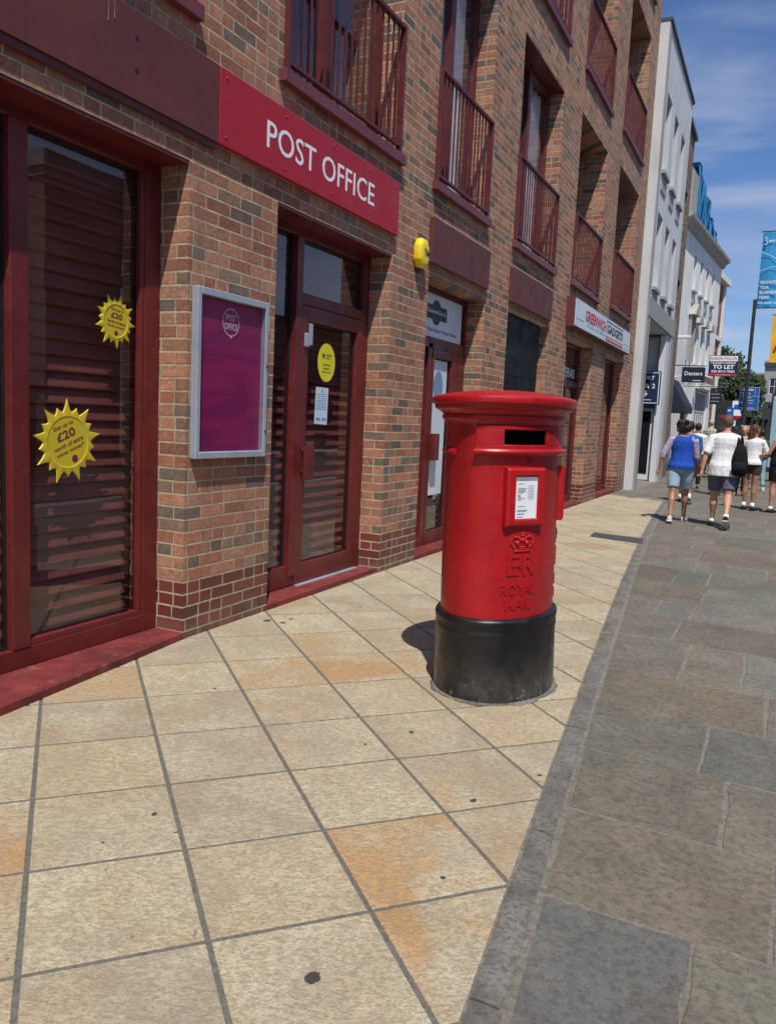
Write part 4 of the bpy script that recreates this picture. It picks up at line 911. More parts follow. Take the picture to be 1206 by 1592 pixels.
# ------------------------------------------------------------------ simple facade with windows for other buildings
def sash(parent, y0, y1, z0, z1, x, nx=2, nz=2, fm='board', wf=0.05, gm='glass_far'):
    mb = MB(); frame_bars(mb, y0, y1, z0, z1, x-0.06, x, wf, wf, wf)
    for k in range(1, nx): yy = y0+(y1-y0)*k/nx; mb.box(x-0.045, x-0.005, yy-0.015, yy+0.015, z0+wf, z1-wf)
    for k in range(1, nz): zz = z0+(z1-z0)*k/nz; mb.box(x-0.042, x-0.008, y0+wf, y1-wf, zz-0.02, zz+0.02)
    f = mb.build('window', fm, parent); mb = MB(); mb.box(x-0.05, x-0.047, y0+wf, y1-wf, z0+wf, z1-wf); mb.build('pane', gm, f); return f

# pale rendered building next door
WB = empty('rendered_building', (0, 21, 0), label='tall pale grey rendered building with slim windows and open porch', cat='building')
ops = []
wy = [(19.05, 19.83), (20.42, 21.13), (21.76, 22.46)]
for a, b in wy: ops += [(a, b, 4.62, 6.24, 0.3), (a, b, 7.12, 8.76, 0.3)]
ops += [(19.15, 22.55, 0.05, 3.90, 2.6)]
mb = MB(); wall(mb, 18.57, 23.35, 0, 10.0, ops, 0.19, 0, 1, thick=9.0); mb.build('wall', ['render', 'interior'], WB, recalc=False)
mb = MB(); mb.box(-8.9, 0.24, 18.56, 23.4, 10.0, 10.07); mb.build('coping', 'lead', WB)
mb = MB(); mb.box(0.192, 0.24, 18.58, 23.34, 3.92, 4.34); mb.build('band', 'concrete', WB)
for q_ in ((0.192, 0.21, 18.58, 18.80, 4.34, 9.98), (0.192, 0.23, 18.58, 18.95, 0.02, 3.92), (0.192, 0.23, 22.75, 23.3, 0.02, 3.92)): mb = MB(); mb.box(*q_); mb.build('pilaster', 'concrete', WB)
M['metal_grey'] = paint('grey window metal', (0.18, 0.19, 0.2), 0.5, 0.1)
for a, b in wy:
    for z0, z1 in ((4.62, 6.24), (7.12, 8.76)):
        sash(WB, a+.003, b-.003, z0+.003, z1-.003, 0.0, 1, 2, 'metal_grey')
        mb = MB(); mb.box(0.192, 0.27, a-0.04, b+0.04, z0-0.08, z0-0.01); mb.box(0.192, 0.215, a+.02, b-.02, z0-0.42, z0-0.09); mb.build('sill', 'concrete', WB)
# porch inside: white door wall facing the camera, vents, boarding
mb = MB(); mb.box(-2.3, 0.0, 22.35, 22.5, 0.06, 3.85); mb.build('porch_wall', 'render', WB)
mb = MB(); mb.box(-1.35, 0.02, 22.30, 22.345, 0.08, 1.98)
f = mb.build('door', 'board', WB); mb = MB(); mb.box(-0.48, -0.06, 22.285, 22.298, 0.25, 1.9); mb.build('pane', 'near_black', f)
mb = MB(); mb.box(0.04, 0.185, 22.2, 22.5, 0.05, 3.88); mb.build('post', 'board', WB)
mb = MB(); mb.box(-1.3, 0.05, 22.1, 22.34, 2.0, 2.06); mb.build('ledge', 'lead', WB)
mb = MB()
for k in range(7): mb.box(-1.25, -0.12, 22.318, 22.345, 2.95+0.12*k, 3.055+0.12*k)
mb.build('boarding', 'board', WB)
r_ = empty('court_sign', (0, 22.2, 2.1), label='navy sign with white border, arrow and court numbers in the porch', cat='sign')
mb = MB(); mb.box(-0.63, 0.15, 22.06, 22.09, 2.08, 2.94); mb.build('board', 'navy', r_)
mb = MB(); Y = 22.058
for q in ((-.60,-.58,2.11,2.91),(.10,.12,2.11,2.91),(-.58,.10,2.11,2.128),(-.58,.10,2.892,2.91)): mb.box(q[0], q[1], Y-.002, Y, q[2], q[3])
put_txt(mb, 'COURT', (-.51, Y, 2.72), (1,0,0), ZD, w=.50, h=.10, bold=.01); put_txt(mb, '1 & 2', (-.36, Y, 2.50), (1,0,0), ZD, w=.38, h=.12, bold=.01)
mb.prism([(-.27, Y, 2.44), (-.19, Y, 2.44), (-.19, Y, 2.36), (-.15, Y, 2.36), (-.23, Y, 2.28), (-.31, Y, 2.36), (-.27, Y, 2.36)], (0, -.002, 0)); mb.box(-.6, -.05, Y-.002, Y, 2.19, 2.205)
mb.build('lettering', 'white_letter', r_)

# narrow brown brick building behind it
NB = empty('narrow_brick_building', (0, 24.2, 0), label='narrow dark brown brick building squeezed beside the pale rendered one', cat='building')
mb = MB(); wall(mb, 23.36, 25.05, 0, 9.6, [(23.9, 24.5, 6.6, 8.0, .15), (23.9, 24.5, 4.2, 5.6, .15)], 0.12, 0, 1, thick=8.0); mb.build('wall', ['brick_old', 'interior'], NB, recalc=False)
for z0 in (6.6, 4.2): sash(NB, 23.903, 24.497, z0+.003, z0+1.397, 0.02, 1, 2)
mb = MB(); mb.box(-8, 0.2, 23.42, 25.1, 9.6, 9.72); mb.build('coping', 'lead', NB)

# white terrace further on, turned slightly with the street
def rot_root(name, x, y, deg, lab, cat='building'):
    r_ = empty(name, (x, y, 0), math.radians(deg), lab, cat); return r_
WT = rot_root('white_terrace', -0.78, 34.7, -4.64, 'white stucco terrace with cornice and blue scaffold netting on its roof')
ops = []; ws = [(0.70,1.30),(2.15,2.75),(3.60,4.20),(5.05,5.65)]
for a, b in ws: ops += [(a, b, 7.2, 8.55, .3), (a, b, 4.35, 5.85, .3)]
ops += [(0.5, 3.0, 0.3, 2.6, .3), (3.5, 6.6, 0.5, 3.3, .3)]
mb = MB(); wall(mb, -2.2, 7.4, 0, 9.2, ops, 0, 0, 1, thick=8.0); mb.build('wall', ['render_white', 'interior'], WT, recalc=False)
mb = MB(); mb.loft([[(0.0, y_, 9.15), (0.12, y_, 9.2), (0.2, y_, 9.36), (0.34, y_, 9.42), (0.36, y_, 9.55), (0.0, y_, 9.62)] for y_ in (-2.2, 7.45)]); mb.build('cornice', 'render_cream', WT)
mb = MB(); mb.box(-7.9, -0.4, -2.1, 7.3, 9.2, 10.4); mb.build('roof', 'lead', WT)
mb = MB(); mb.box(-1.5, 0.02, -0.9, 0.15, 9.2, 11.4); mb.box(-1.4, -0.1, -0.8, 0.1, 11.4, 11.6); mb.build('party_wall', 'render_cream', WT)
for a, b in ws:
    for z0, z1 in ((7.2, 8.55), (4.35, 5.85)): sash(WT, a+.003, b-.003, z0+.003, z1-.003, -0.2, 2, 2)
    mb = MB(); mb.box(0.002, 0.10, a-.08, b+.08, 7.08, 7.16); mb.box(0.002, 0.05, a-.02, b+.02, 6.62, 6.8); mb.build('sill', 'render_cream', WT)
    mb = MB()
    if a < 1: mb.prism([(0.002, a-.25, 6.15), (0.002, b+.25, 6.15), (0.002, (a+b)/2, 6.62)], (0.28, 0, 0)); mb.box(0.002, 0.14, a-.16, a-.04, 4.3, 6.15); mb.box(0.002, 0.14, b+.04, b+.16, 4.3, 6.15)
    else: mb.loft([[(0.002, (a+b)/2-.45, 6.0), (d_, (a+b)/2-.45, 6.0), (d_, (a+b)/2-.3, 6.25), (d_, (a+b)/2, 6.35), (d_, (a+b)/2+.3, 6.25), (d_, (a+b)/2+.45, 6.0)] for d_ in (0.0, 0.2)])
    mb.build('pediment', 'render_cream', WT)
mb = MB(); mb.box(0.002, 0.25, 3.3, 6.8, 3.35, 3.6); mb.box(0.002, 0.16, 3.3, 6.8, 3.6, 3.95); mb.build('shop_cornice', 'render_white', WT)
f = sash(WT, 3.503, 6.597, 0.55, 3.25, -0.06, 6, 3, 'board', 0.08)
mb = MB(); mb.box(0.16, 0.19, 3.4, 6.6, 3.62, 3.92); mb.build('shop_fascia', 'brick_old', WT)
for k in range(2): mb = MB(); mb.tube([(0.2, 0.2+k*2.6, 3.3), (0.35, 0.2+k*2.6, 3.6), (0.3, 0.2+k*2.6, 3.9)], 0.09, 8); mb.build('lantern', 'render_white', WT)
# netting: folded sheet over scaffold above the cornice
mb = MB(); rg = random.Random(4); n = 26
top = [11.9-0.085*k+rg.uniform(-.07, .07)+(.16 if k % 9 < 5 else 0) for k in range(n+1)]
F_ = [(-0.02+0.05*math.sin(k*1.3), 0.2+6.2*k/n) for k in range(n+1)]
for k in range(n):
    (x0, y0), (x1, y1) = F_[k], F_[k+1]
    for j in range(4):
        za, zb = 9.65+(top[k]-9.65)*j/4, 9.65+(top[k]-9.65)*(j+1)/4; zc, zd = 9.65+(top[k+1]-9.65)*j/4, 9.65+(top[k+1]-9.65)*(j+1)/4
        o0, o1 = 0.05*math.sin(k+j), 0.05*math.sin(k+j+1); mb.quad((x0+o0, y0, za), (x1+o0, y1, zc), (x1+o1, y1, zd), (x0+o1, y0, zb))
    mb.quad((x0, y0, top[k]), (x1, y1, top[k+1]), (x1-2.5, y1, top[k+1]), (x0-2.5, y0, top[k]))
mb.build('netting', 'tarp', WT, recalc=False)
# red brick row after it
RB = rot_root('red_brick_terrace', -0.72, 42.6, -5.5, 'distant red brick building with white stone trim beyond the white terrace')
ops = [(1.0+1.7*k, 1.6+1.7*k, z, z+1.5, .12) for k in range(2) for z in (1.2, 4.1, 6.9)]
mb = MB(); wall(mb, 0, 4.2, 0, 9.3, ops, 0, 0, 1, thick=7.0); mb.build('wall', ['brick_red', 'interior'], RB, recalc=False)
for o_ in ops: sash(RB, o_[0]+.003, o_[1]-.003, o_[2]+.003, o_[3]-.003, -0.05, 1, 2)
mb = MB(); mb.box(0.002, 0.3, -0.05, 4.25, 9.1, 9.4); mb.box(0.002, 0.12, 0, 4.2, 6.2, 6.4); mb.box(0.002, 0.12, 0.15, 0.45, 0.05, 9.1); mb.box(0.002, 0.2, 0.05, 0.6, 9.4, 10.0); mb.box(0.002, 0.12, 3.8, 4.1, 0.05, 9.1); mb.build('trim', 'render_white', RB)
# more shops to close the left side
M['shop_shade'] = paint('shopfront with painted shade', (0.03, 0.03, 0.034), 0.7, 0.4, 1)  # shops lie in shadow; that shade is painted into the wall colour
DK = rot_root('shade_painted_shops', 0.65, 51, -7, 'distant low shopfront row under the tree, shade painted into its colour')
mb = MB(); wall(mb, 0, 16, 0, 3.3, [(0.6+2.5*k, 2.6+2.5*k, 0.3, 2.5, .2) for k in range(6)], 0, 0, 1, thick=8); mb.build('wall', ['shop_shade', 'interior'], DK, recalc=False)
# far classical buildings that close the street
def far_block(name, x, y, wdt, hgt, deg, lab, mat, floors, cols, ww=0.9):
    r_ = rot_root(name, x, y, deg, lab); ops = []
    fh = (hgt-1.2)/floors
    for f_ in range(floors):
        for c_ in range(cols):
            yc = wdt*(c_+.5)/cols; ops.append((yc-ww/2, yc+ww/2, 0.6+f_*fh, 0.6+f_*fh+fh*.62, .15))
    mb = MB(); wall(mb, 0, wdt, 0, hgt, ops, 0, 0, 1, thick=9); mb.build('wall', [mat, 'interior'], r_, recalc=False)
    for o_ in ops: sash(r_, o_[0]+.003, o_[1]-.003, o_[2]+.003, o_[3]-.003, -0.05, 2, 2)
    mb = MB(); mb.loft([[(0.002, y_, hgt-.5), (0.15, y_, hgt-.45), (0.3, y_, hgt-.2), (0.3, y_, hgt-.05), (0.002, y_, hgt)] for y_ in (-.05, wdt+.05)]); mb.box(0.002, 0.1, 0, wdt, 0.6+fh*.8, 0.6+fh*.92); mb.build('cornice', mat, r_)
    if floors > 2:
        for c_ in range(cols): yc = wdt*(c_+.5)/cols; mb = MB(); mb.prism([(0.002, yc-ww*.8, 0.75+fh*1.62), (0.002, yc+ww*.8, 0.75+fh*1.62), (0.002, yc, 1.05+fh*1.66)], (.25, 0, 0)); mb.build('pediment', mat, r_)
    return r_
far_block('far_stone_building', 0.3, 72, 3.6*1.0, 6.4, -90, 'distant pale stone building closing the street beside the tree', 'render_cream', 2, 3)
far_block('far_classical_building', 1.55, 66, 9, 6.9, -90, 'distant grey classical building with pediment windows at right edge', 'render_cream', 3, 6, 0.7)
far_block('far_cream_building', -9, 76, 9.5, 6.2, -90, 'distant cream building mostly hidden behind the tree', 'render_cream', 2, 6)

# ------------------------------------------------------------------ brick row across the road (seen mirrored in the shop glass)
OPB = empty('opposite_brick_tower', (14, 15, 0), label='brick tower with stone cap across the road, seen mirrored in glass', cat='building')
mb = MB(); mb.box(12.45, 15.0, 13.9, 16.4, 0, 6.9); mb.build('wall', 'brick', OPB)
mb = MB(); mb.box(12.30, 15.15, 13.75, 16.55, 6.9, 7.25); mb.box(12.38, 15.1, 13.83, 16.5, 6.7, 6.9); mb.build('cap', 'render_cream', OPB)
OPR = empty('opposite_shop_row', (16, 6, 0), label='low dark brick shop row across the road, seen mirrored in glass', cat='building')
mb = MB()
ops = [(-30+4*k, -27+4*k, 0.3, 2.8, .3) for k in range(20)]
def wall_neg(mb, xf, y0, y1, z0, z1, ops, dep):
    m2 = MB(); wall(m2, y0, y1, z0, z1, ops, 0, 0, 1, thick=dep); mb.add([(xf-p[0], p[1], p[2]) for p in m2.v], m2.f); mb.m[-len(m2.m):] = m2.m
wall_neg(mb, 15.2, -32, 52, -0.05, 5.2, ops, 8); mb.build('wall', ['brick_old', 'interior'], OPR)
mb = MB(); mb.box(14.9, 15.19, -32, 52, 2.9, 3.5); mb.build('fascia', 'maroon', OPR); mb = MB(); mb.box(15.0, 23.3, -32, 52, 5.2, 5.3); mb.build('roof', 'lead', OPR)

# ------------------------------------------------------------------ trees
def leaf_mat(name, a, b):
    t = NT(name); at = t.attr('tint'); c = t.mix(t.sep(at.outputs['Color'])[0], a, b)
    return t.set(color=c, rough=0.6)
M['leaf'] = leaf_mat('leaves', (0.022, 0.042, 0.012), (0.05, 0.078, 0.022)); M['bark'] = paint('bark', (0.09, 0.07, 0.05), 0.9, 0.3, 20, bump=0.8)
def tree(x, y, h, r, seed, lab, nleaf=5000, ls=0.13):
    rg = random.Random(seed); T = empty('street_tree', (x, y, -0.1), label=lab, cat='tree', group='distant street trees')
    mb = MB(); mb.tube([(x, y, -0.2), (x+.05, y, h*.3), (x-.05, y+.1, h*.55), (x, y, h*.8)], [.22, .17, .12, .04], 8)
    limbs = []
    for k in range(9):
        a = rg.uniform(0, 2*PI); z0 = h*rg.uniform(.35, .6); e = (x+math.cos(a)*r*.75, y+math.sin(a)*r*.75, z0+h*rg.uniform(.12, .35)); limbs.append(e)
        mb.tube([(x, y, z0), ((x+e[0])/2, (y+e[1])/2, (z0+e[2])/2+.1), e], [.08, .05, .02], 6)
    mb.build('trunk', 'bark', T, smooth=True)
    cl = [(e, rg.uniform(.3, .48)*r) for e in limbs]
    for k in range(16):
        a, b = rg.uniform(0, 2*PI), rg.uniform(-.35, 1); q = rg.uniform(.3, .85)*r
        cl.append(((x+math.cos(a)*q*math.sqrt(max(.05, 1-b*b)), y+math.sin(a)*q*math.sqrt(max(.05, 1-b*b)), h*.66+b*h*.30), rg.uniform(.22, .42)*r))
    vs, fs, cols = [], [], []
    for k in range(nleaf):
        c, cr = rg.choice(cl); d = Vector((rg.gauss(0, 1), rg.gauss(0, 1), rg.gauss(0, 1))).normalized()*cr*rg.uniform(.55, 1.05)
        p = Vector(c)+d; u = Vector((rg.gauss(0, 1), rg.gauss(0, 1), rg.gauss(0, 1))).normalized(); v = u.orthogonal().normalized(); s = ls*rg.uniform(.6, 1.3)
        b = len(vs); vs += [p-u*s, p+v*s*.5, p+u*s, p-v*s*.5]; fs.append((b, b+1, b+2, b+3)); cols.append(rg.random())
    off = WL[T.name]; me = bpy.data.meshes.new('crown'); me.from_pydata([tuple(Vector(p)-off) for p in vs], [], fs); me.materials.append(M['leaf'])
    ca_ = me.color_attributes.new('tint', 'FLOAT_COLOR', 'CORNER'); buf = []
    for c in cols: buf += [c, c, c, 1.0]*4
    ca_.data.foreach_set('color', buf); o = bpy.data.objects.new('crown', me); COL.objects.link(o); o.parent = T
tree(0.35, 57, 5.6, 1.55, 1, 'nearer dark green street tree hanging over the distant shop signs', 6000, .12)
tree(-1.6, 62, 7.6, 1.9, 2, 'taller distant tree rising just past the red brick building', 5000, .15)

# ------------------------------------------------------------------ hanging signs and street furniture far down the street
def board_sign(name, lab, y, x0, x1, z0, z1, mat, thick=0.04, cat='sign', group=None):
    r_ = empty(name, ((x0+x1)/2, y, z0), label=lab, cat=cat, group=group)
    mb = MB(); mb.box(x0, x1, y, y+thick, z0, z1); mb.build('board', mat, r_, bevel=0.004); return r_
XD = (1, 0, 0)
r_ = board_sign('hanging_sign', 'dark navy hanging sign with white word Dexters above the awning', 29, -0.12, 0.615, 3.06, 3.575, 'navy_dark')
mb = MB(); put_txt(mb, 'Dexters', (-0.03, 28.998, 3.30), XD, ZD, w=.56, h=.13, bold=.01); mb.box(0.24, 0.5, 28.996, 28.999, 3.12, 3.14); mb.build('lettering', 'white_letter', r_)
mb = MB(); mb.tube([(-0.9, 29.02, 3.64), (0.65, 29.02, 3.62)], .02, 6); mb.tube([(-0.9, 29.02, 3.0), (0.65, 29.02, 3.02)], .012, 6); mb.build('bracket', 'metal_dk', r_)
r_ = board_sign('estate_agent_board', 'red, white and navy TO LET board with phone number on a bracket', 30, 0.63, 1.555, 3.35, 4.06, 'navy')
mb = MB(); mb.box(0.65, 1.535, 29.995, 29.999, 3.86, 4.04); mb.build('panel', 'white', r_)
mb = MB(); mb.box(0.65, 1.535, 29.995, 29.999, 3.36, 3.445); put_txt(mb, 'BARKER PHILLIPS', (0.68, 29.994, 3.91), XD, ZD, w=.82, h=.09); mb.build('lettering', 'red_txt', r_)
mb = MB(); put_txt(mb, 'MODERN OFFICES', (0.70, 29.996, 3.77), XD, ZD, w=.78, h=.065, bold=.02); put_txt(mb, 'TO LET', (0.76, 29.996, 3.60), XD, ZD, w=.68, h=.14, bold=.035)
put_txt(mb, '020 8313 9000', (0.72, 29.996, 3.475), XD, ZD, w=.74, h=.085, bold=.02); put_txt(mb, 'www.tolet.co.uk', (0.85, 29.992, 3.385), XD, ZD, w=.48, h=.035); mb.build('lettering', 'white_letter', r_)
mb = MB(); mb.tube([(-1.0, 30.05, 3.25), (0.9, 30.05, 3.45), (1.0, 30.05, 4.0)], .025, 6); mb.build('bracket', 'board', r_)
r_ = board_sign('hanging_sign', 'small black hanging sign with four grey lines under the TO LET board', 34, 0.44, 0.865, 2.52, 3.155, 'black')
mb = MB()
for z_ in (2.62, 2.76, 2.90): mb.box(0.49, 0.80, 33.995, 33.999, z_, z_+.03)
mb.box(0.63, .68, 33.995, 33.999, 3.02, 3.06); mb.build('lettering', 'print_grey', r_); mb = MB(); mb.tube([(-0.6, 34.02, 3.2), (0.9, 34.02, 3.2)], .02, 6); mb.build('bracket', 'metal_dk', r_)
# awning
r_ = empty('awning', (0, 28, 2.1), label='dark navy canvas awning over a shop door behind the walkers', cat='awning')
mb = MB(); mb.prism([(-1.3, 26.9, 3.35), (-0.22, 26.9, 3.1), (0.29, 26.9, 2.22), (0.29, 26.9, 2.02), (-1.3, 26.9, 2.02)], (0, 2.4, 0)); mb.build('canvas', 'fabric_navy', r_)
SB = empty('small_shop', (-0.6, 28, 0), label='low white shop behind the awning, between brick strip and white terrace', cat='building')
mb = MB(); wall(mb, 25.1, 32.4, 0, 4.6, [(26.9, 29.3, 0.2, 2.6, .4)], -0.45, 0, 1, thick=6); mb.build('wall', ['render_white', 'interior'], SB, recalc=False)
mb = MB(); mb.box(-0.45, -0.1, 25.2, 25.75, 3.9, 4.2); mb.build('cornice', 'render_white', SB)
r_ = empty('wall_light', (0.1, 25.7, 4.2), label='white boxed light projecting from the wall above the navy awning', cat='light')
mb = MB(); mb.box(-0.12, 0.42, 25.55, 25.75, 4.17, 4.245); mb.build('housing', 'white', r_, bevel=.01); mb = MB(); mb.box(-0.45, -0.12, 25.6, 25.7, 4.18, 4.23); mb.build('bracket', 'board', r_)
# blue information board on two posts
r_ = board_sign('information_board', 'blue street information board on two dark posts beyond the walkers', 26, 1.87, 2.42, 2.12, 2.80, 'blue_sign')
mb = MB(); put_txt(mb, 'Limehouse', (1.91, 25.998, 2.69), XD, ZD, w=.34, h=.075, bold=.02); put_txt(mb, 'Pit Stop', (1.91, 25.998, 2.58), XD, ZD, w=.26, h=.06)
for q in ((1.885,1.89,2.13,2.79),(2.40,2.405,2.13,2.79),(1.89,2.40,2.13,2.137),(1.89,2.40,2.783,2.79),(1.89,2.40,2.53,2.537),(2.29,2.295,2.54,2.78)): mb.box(q[0], q[1], 25.995, 25.999, q[2], q[3])
for k, (a, b) in enumerate(((2.05,2.2),(2.08,2.27),(2.14,2.26),(2.0,2.1),(1.92,2.3))): mb.box(a, b, 25.995, 25.999, 2.48-.075*k, 2.492-.075*k)
mb.box(1.91, 1.97, 25.995, 25.999, 2.32, 2.36); mb.box(2.02, 2.08, 25.995, 25.999, 2.21, 2.25); mb.build('lettering', 'white_letter', r_)
mb = MB()
for x_ in (2.0, 2.28): mb.tube([(x_, 26.07, 0), (x_, 26.07, 2.8)], .03, 8)
mb.build('posts', 'metal_dk', r_)
# banner lamp post
r_ = empty('banner_post', (2.16, 24, 0), label='slim dark lamp post standing behind the blue information board', cat='post')
mb = MB(); mb.tube([(2.13, 24.05, 0), (2.13, 24.05, 4.7), (2.13, 24.05, 5.02)], [.06, .045, .05], 10); mb.build('pole', 'metal_dk', r_)
r_ = empty('banner_post', (3.1, 24.2, 0), label='cyan banner reading PROMOTE YOUR BUSINESS HERE on a post outside the right edge', cat='banner')
mb = MB(); mb.tube([(3.10, 24.05, 0), (3.10, 24.05, 6.9)], .05, 10); mb.tube([(2.13, 24.05, 6.79), (3.10, 24.05, 6.79)], .018, 6); mb.tube([(2.15, 24.05, 4.80), (3.10, 24.05, 4.80)], .018, 6); mb.build('pole', 'metal_dk', r_)
mb = MB(); nx_ = 8
pts = [[(2.17+.85*k/nx_, 24.05+.03*math.sin(k*.9+z*.5), z) for k in range(nx_+1)] for z in np.linspace(4.82, 6.76, 12)]
for j in range(11):
    for k in range(nx_): mb.quad(pts[j][k], pts[j][k+1], pts[j+1][k+1], pts[j+1][k])
mb.build('banner', 'banner_blue', r_, recalc=False, smooth=True)
mb = MB()
for s, z_, w_ in (('PROMOTE', 5.42, .40), ('YOUR', 5.29, .21), ('BUSINESS', 5.16, .41), ('HERE!', 5.03, .24)): put_txt(mb, s, (2.22, 23.985, z_), XD, ZD, w=w_, h=.075, bold=.01)
put_txt(mb, '020 8343 1234', (2.20, 23.985, 4.90), XD, ZD, w=.55, h=.045, bold=.02); put_txt(mb, 'BAY MEDIA', (2.33, 23.985, 6.50), XD, ZD, w=.42, h=.055, bold=.02)
mb.tube([(2.23, 23.985, 6.62), (2.28, 23.985, 6.60), (2.25, 23.985, 6.53), (2.30, 23.985, 6.50), (2.27, 23.985, 6.43), (2.22, 23.985, 6.45)], .012, 5)
mb.tube([(2.17, 23.985, 6.25), (2.4, 23.985, 6.15), (2.7, 23.985, 5.95), (3.0, 23.985, 5.9)], .005, 4); mb.tube([(2.17, 23.985, 5.75), (2.45, 23.985, 5.85), (3.0, 23.985, 5.85)], .005, 4); mb.build('lettering', 'white_letter', r_)
r_ = empty('hanging_banner', (2.9, 24, 3.4), label='amber banner cut off at the right edge below the cyan one', cat='banner')
mb = MB()
for k in range(6): mb.quad((2.62+.12*k, 24.06+.02*math.sin(k), 3.36), (2.74+.12*k, 24.06+.02*math.sin(k+1), 3.36), (2.71+.12*k, 24.06+.02*math.sin(k+1), 4.60), (2.59+.12*k, 24.06+.02*math.sin(k), 4.60))
mb.build('cloth', 'banner_yellow', r_, recalc=False); mb = MB(); mb.tube([(3.35, 24.1, 0), (3.35, 24.1, 4.7)], .04, 8); mb.tube([(2.58, 24.1, 4.62), (3.36, 24.1, 4.62)], .015, 6); mb.build('pole', 'metal_dk', r_)
mb = MB(); put_txt(mb, 'A', (2.69, 24.03, 3.7), XD, ZD, w=.3, h=.35, bold=.03); mb.build('lettering', 'red_txt', r_)
# advertising panel at the right edge and market signs
r_ = empty('advert_panel', (3.1, 27, 0), label='tall advertising panel with bright screen at right edge of the pavement', cat='advert panel')
mb = MB(); mb.box(2.74, 3.5, 27, 27.15, 0.3, 2.7); mb.box(2.95, 3.3, 27.03, 27.12, -.1, .3); mb.build('frame', 'metal_dk', r_, bevel=.01); mb = MB(); mb.box(2.79, 3.45, 26.985, 26.998, 0.45, 2.6); mb.build('poster', 'lt_txt', r_)
def post_sign(lab, y, x0, x1, z0, z1, mat, px):
    r_ = board_sign('street_sign', lab, y, x0, x1, z0, z1, mat); mb = MB(); mb.tube([(px, y+.07, 0), (px, y+.07, z1)], .03, 7); mb.build('post', 'metal_dk', r_); return r_
post_sign('long thin red shop sign low in the distance', 32, 1.0, 1.78, 1.97, 2.07, 'sign_red', 1.7)
r_ = post_sign('white notice board with red spot above the long red sign', 36, 1.18, 1.72, 2.15, 2.75, 'white', 1.4)
mb = MB(); mb.box(1.25, 1.4, 35.995, 35.999, 2.4, 2.6); mb.box(1.5, 1.64, 35.995, 35.999, 2.25, 2.5); mb.build('lettering', 'blue_sign', r_)
r_ = post_sign('mid blue street sign with white marks left of the white board', 35, 1.05, 1.30, 2.12, 2.45, 'blue_sign', 1.1)
mb = MB(); mb.box(1.08, 1.2, 34.995, 34.999, 2.3, 2.35); mb.build('lettering', 'white_letter', r_)
r_ = post_sign('dark blue poster board below the long red sign', 33, 1.12, 1.60, 1.60, 1.93, 'navy', 1.3)
mb = MB(); mb.box(1.35, 1.5, 32.995, 32.999, 1.7, 1.9); mb.build('lettering', 'white_letter', r_)

# ------------------------------------------------------------------ people
def skin_mat(name, col): return paint(name, col, 0.5, 0.08, 12, bump=0.05)
M['skin_a'] = skin_mat('skin light', (0.50, 0.27, 0.18)); M['skin_b'] = skin_mat('skin tanned', (0.34, 0.165, 0.10)); 
def cloth_mat(name, col, var=0.15):
    t = NT(name); n = t.noise(5, 4, 0.6, dist=1.5); f = t.noise(400, 2)
    return t.set(color=t.mix(t.mapr(n, 0.3, 0.7), tuple(c*(1-var) for c in col), col), rough=0.9, spec=0.2, normal=t.bump(t.math('ADD', t.noise(6, 3, 0.45, dist=0.8), t.math('MULTIPLY', f, .05)), 0.8, 0.03))
for k_, c_ in dict(c_blue=(0.018, 0.075, 0.42), c_lblue=(0.28, 0.40, 0.50), c_white=(0.80, 0.81, 0.84), c_slate=(0.12, 0.125, 0.19), c_black=(0.012, 0.012, 0.014), c_charcoal=(0.045, 0.04, 0.04),
                   c_denim=(0.10, 0.17, 0.28), c_cream=(0.62, 0.56, 0.44), c_check=(0.42, 0.42, 0.30), c_green=(0.012, 0.10, 0.055), c_blue2=(0.03, 0.12, 0.38), c_shoe=(0.50, 0.52, 0.52), c_floral=(0.38, 0.36, 0.46), c_beige=(0.45, 0.34, 0.24), c_jean=(0.25, 0.38, 0.45)).items(): M[k_] = cloth_mat(k_[2:]+' cloth', c_)
t = NT('floral sleeve print'); n = t.noise(32, 3, 0.5); M['c_floral'] = t.set(color=t.ramp(n, [(0, (0.6, 0.5, 0.5)), (0.45, (0.5, 0.35, 0.4)), (0.52, (0.04, 0.08, 0.3)), (0.6, (0.6, 0.55, 0.55))]), rough=0.9)
t = NT('green black stripes'); o = t.sep(t.obj()); M['c_stripe'] = t.set(color=t.mix(t.math('GREATER_THAN', t.math('FRACT', t.math('MULTIPLY', o[2], 16.0)), 0.6), (0.012, 0.014, 0.018), (0.02, 0.22, 0.12)), rough=0.9)
t = NT('pale check'); o = t.sep(t.obj()); M['c_check'] = t.set(color=t.mix(t.math('MAXIMUM', t.math('GREATER_THAN', t.math('FRACT', t.math('MULTIPLY', o[2], 12.0)), 0.75), t.math('GREATER_THAN', t.math('FRACT', t.math('MULTIPLY', o[0], 12.0)), 0.75)), (0.5, 0.5, 0.4), (0.16, 0.18, 0.14)), rough=0.9)
def hair_mat(name, a, b):
    t = NT(name); n = t.noise(60, 3, 0.6, t.comb(t.sep(t.obj())[0], t.sep(t.obj())[1], t.math('MULTIPLY', t.sep(t.obj())[2], .12)))
    return t.set(color=t.mix(t.mapr(n, .35, .65), a, b), rough=0.5, normal=t.bump(n, 1.0, 0.02))
M['h_dark'] = hair_mat('dark brown hair', (0.010, 0.006, 0.005), (0.035, 0.015, 0.012)); M['h_brown'] = hair_mat('brown hair', (0.05, 0.022, 0.012), (0.12, 0.055, 0.03))
M['h_grey'] = hair_mat('grey hair', (0.3, 0.3, 0.3), (0.5, 0.5, 0.5)); M['h_short'] = hair_mat('cropped brown hair', (0.10, 0.055, 0.035), (0.17, 0.10, 0.07)); M['h_blonde'] = hair_mat('fair hair', (0.25, 0.16, 0.08), (0.42, 0.30, 0.17))
R_ = math.radians
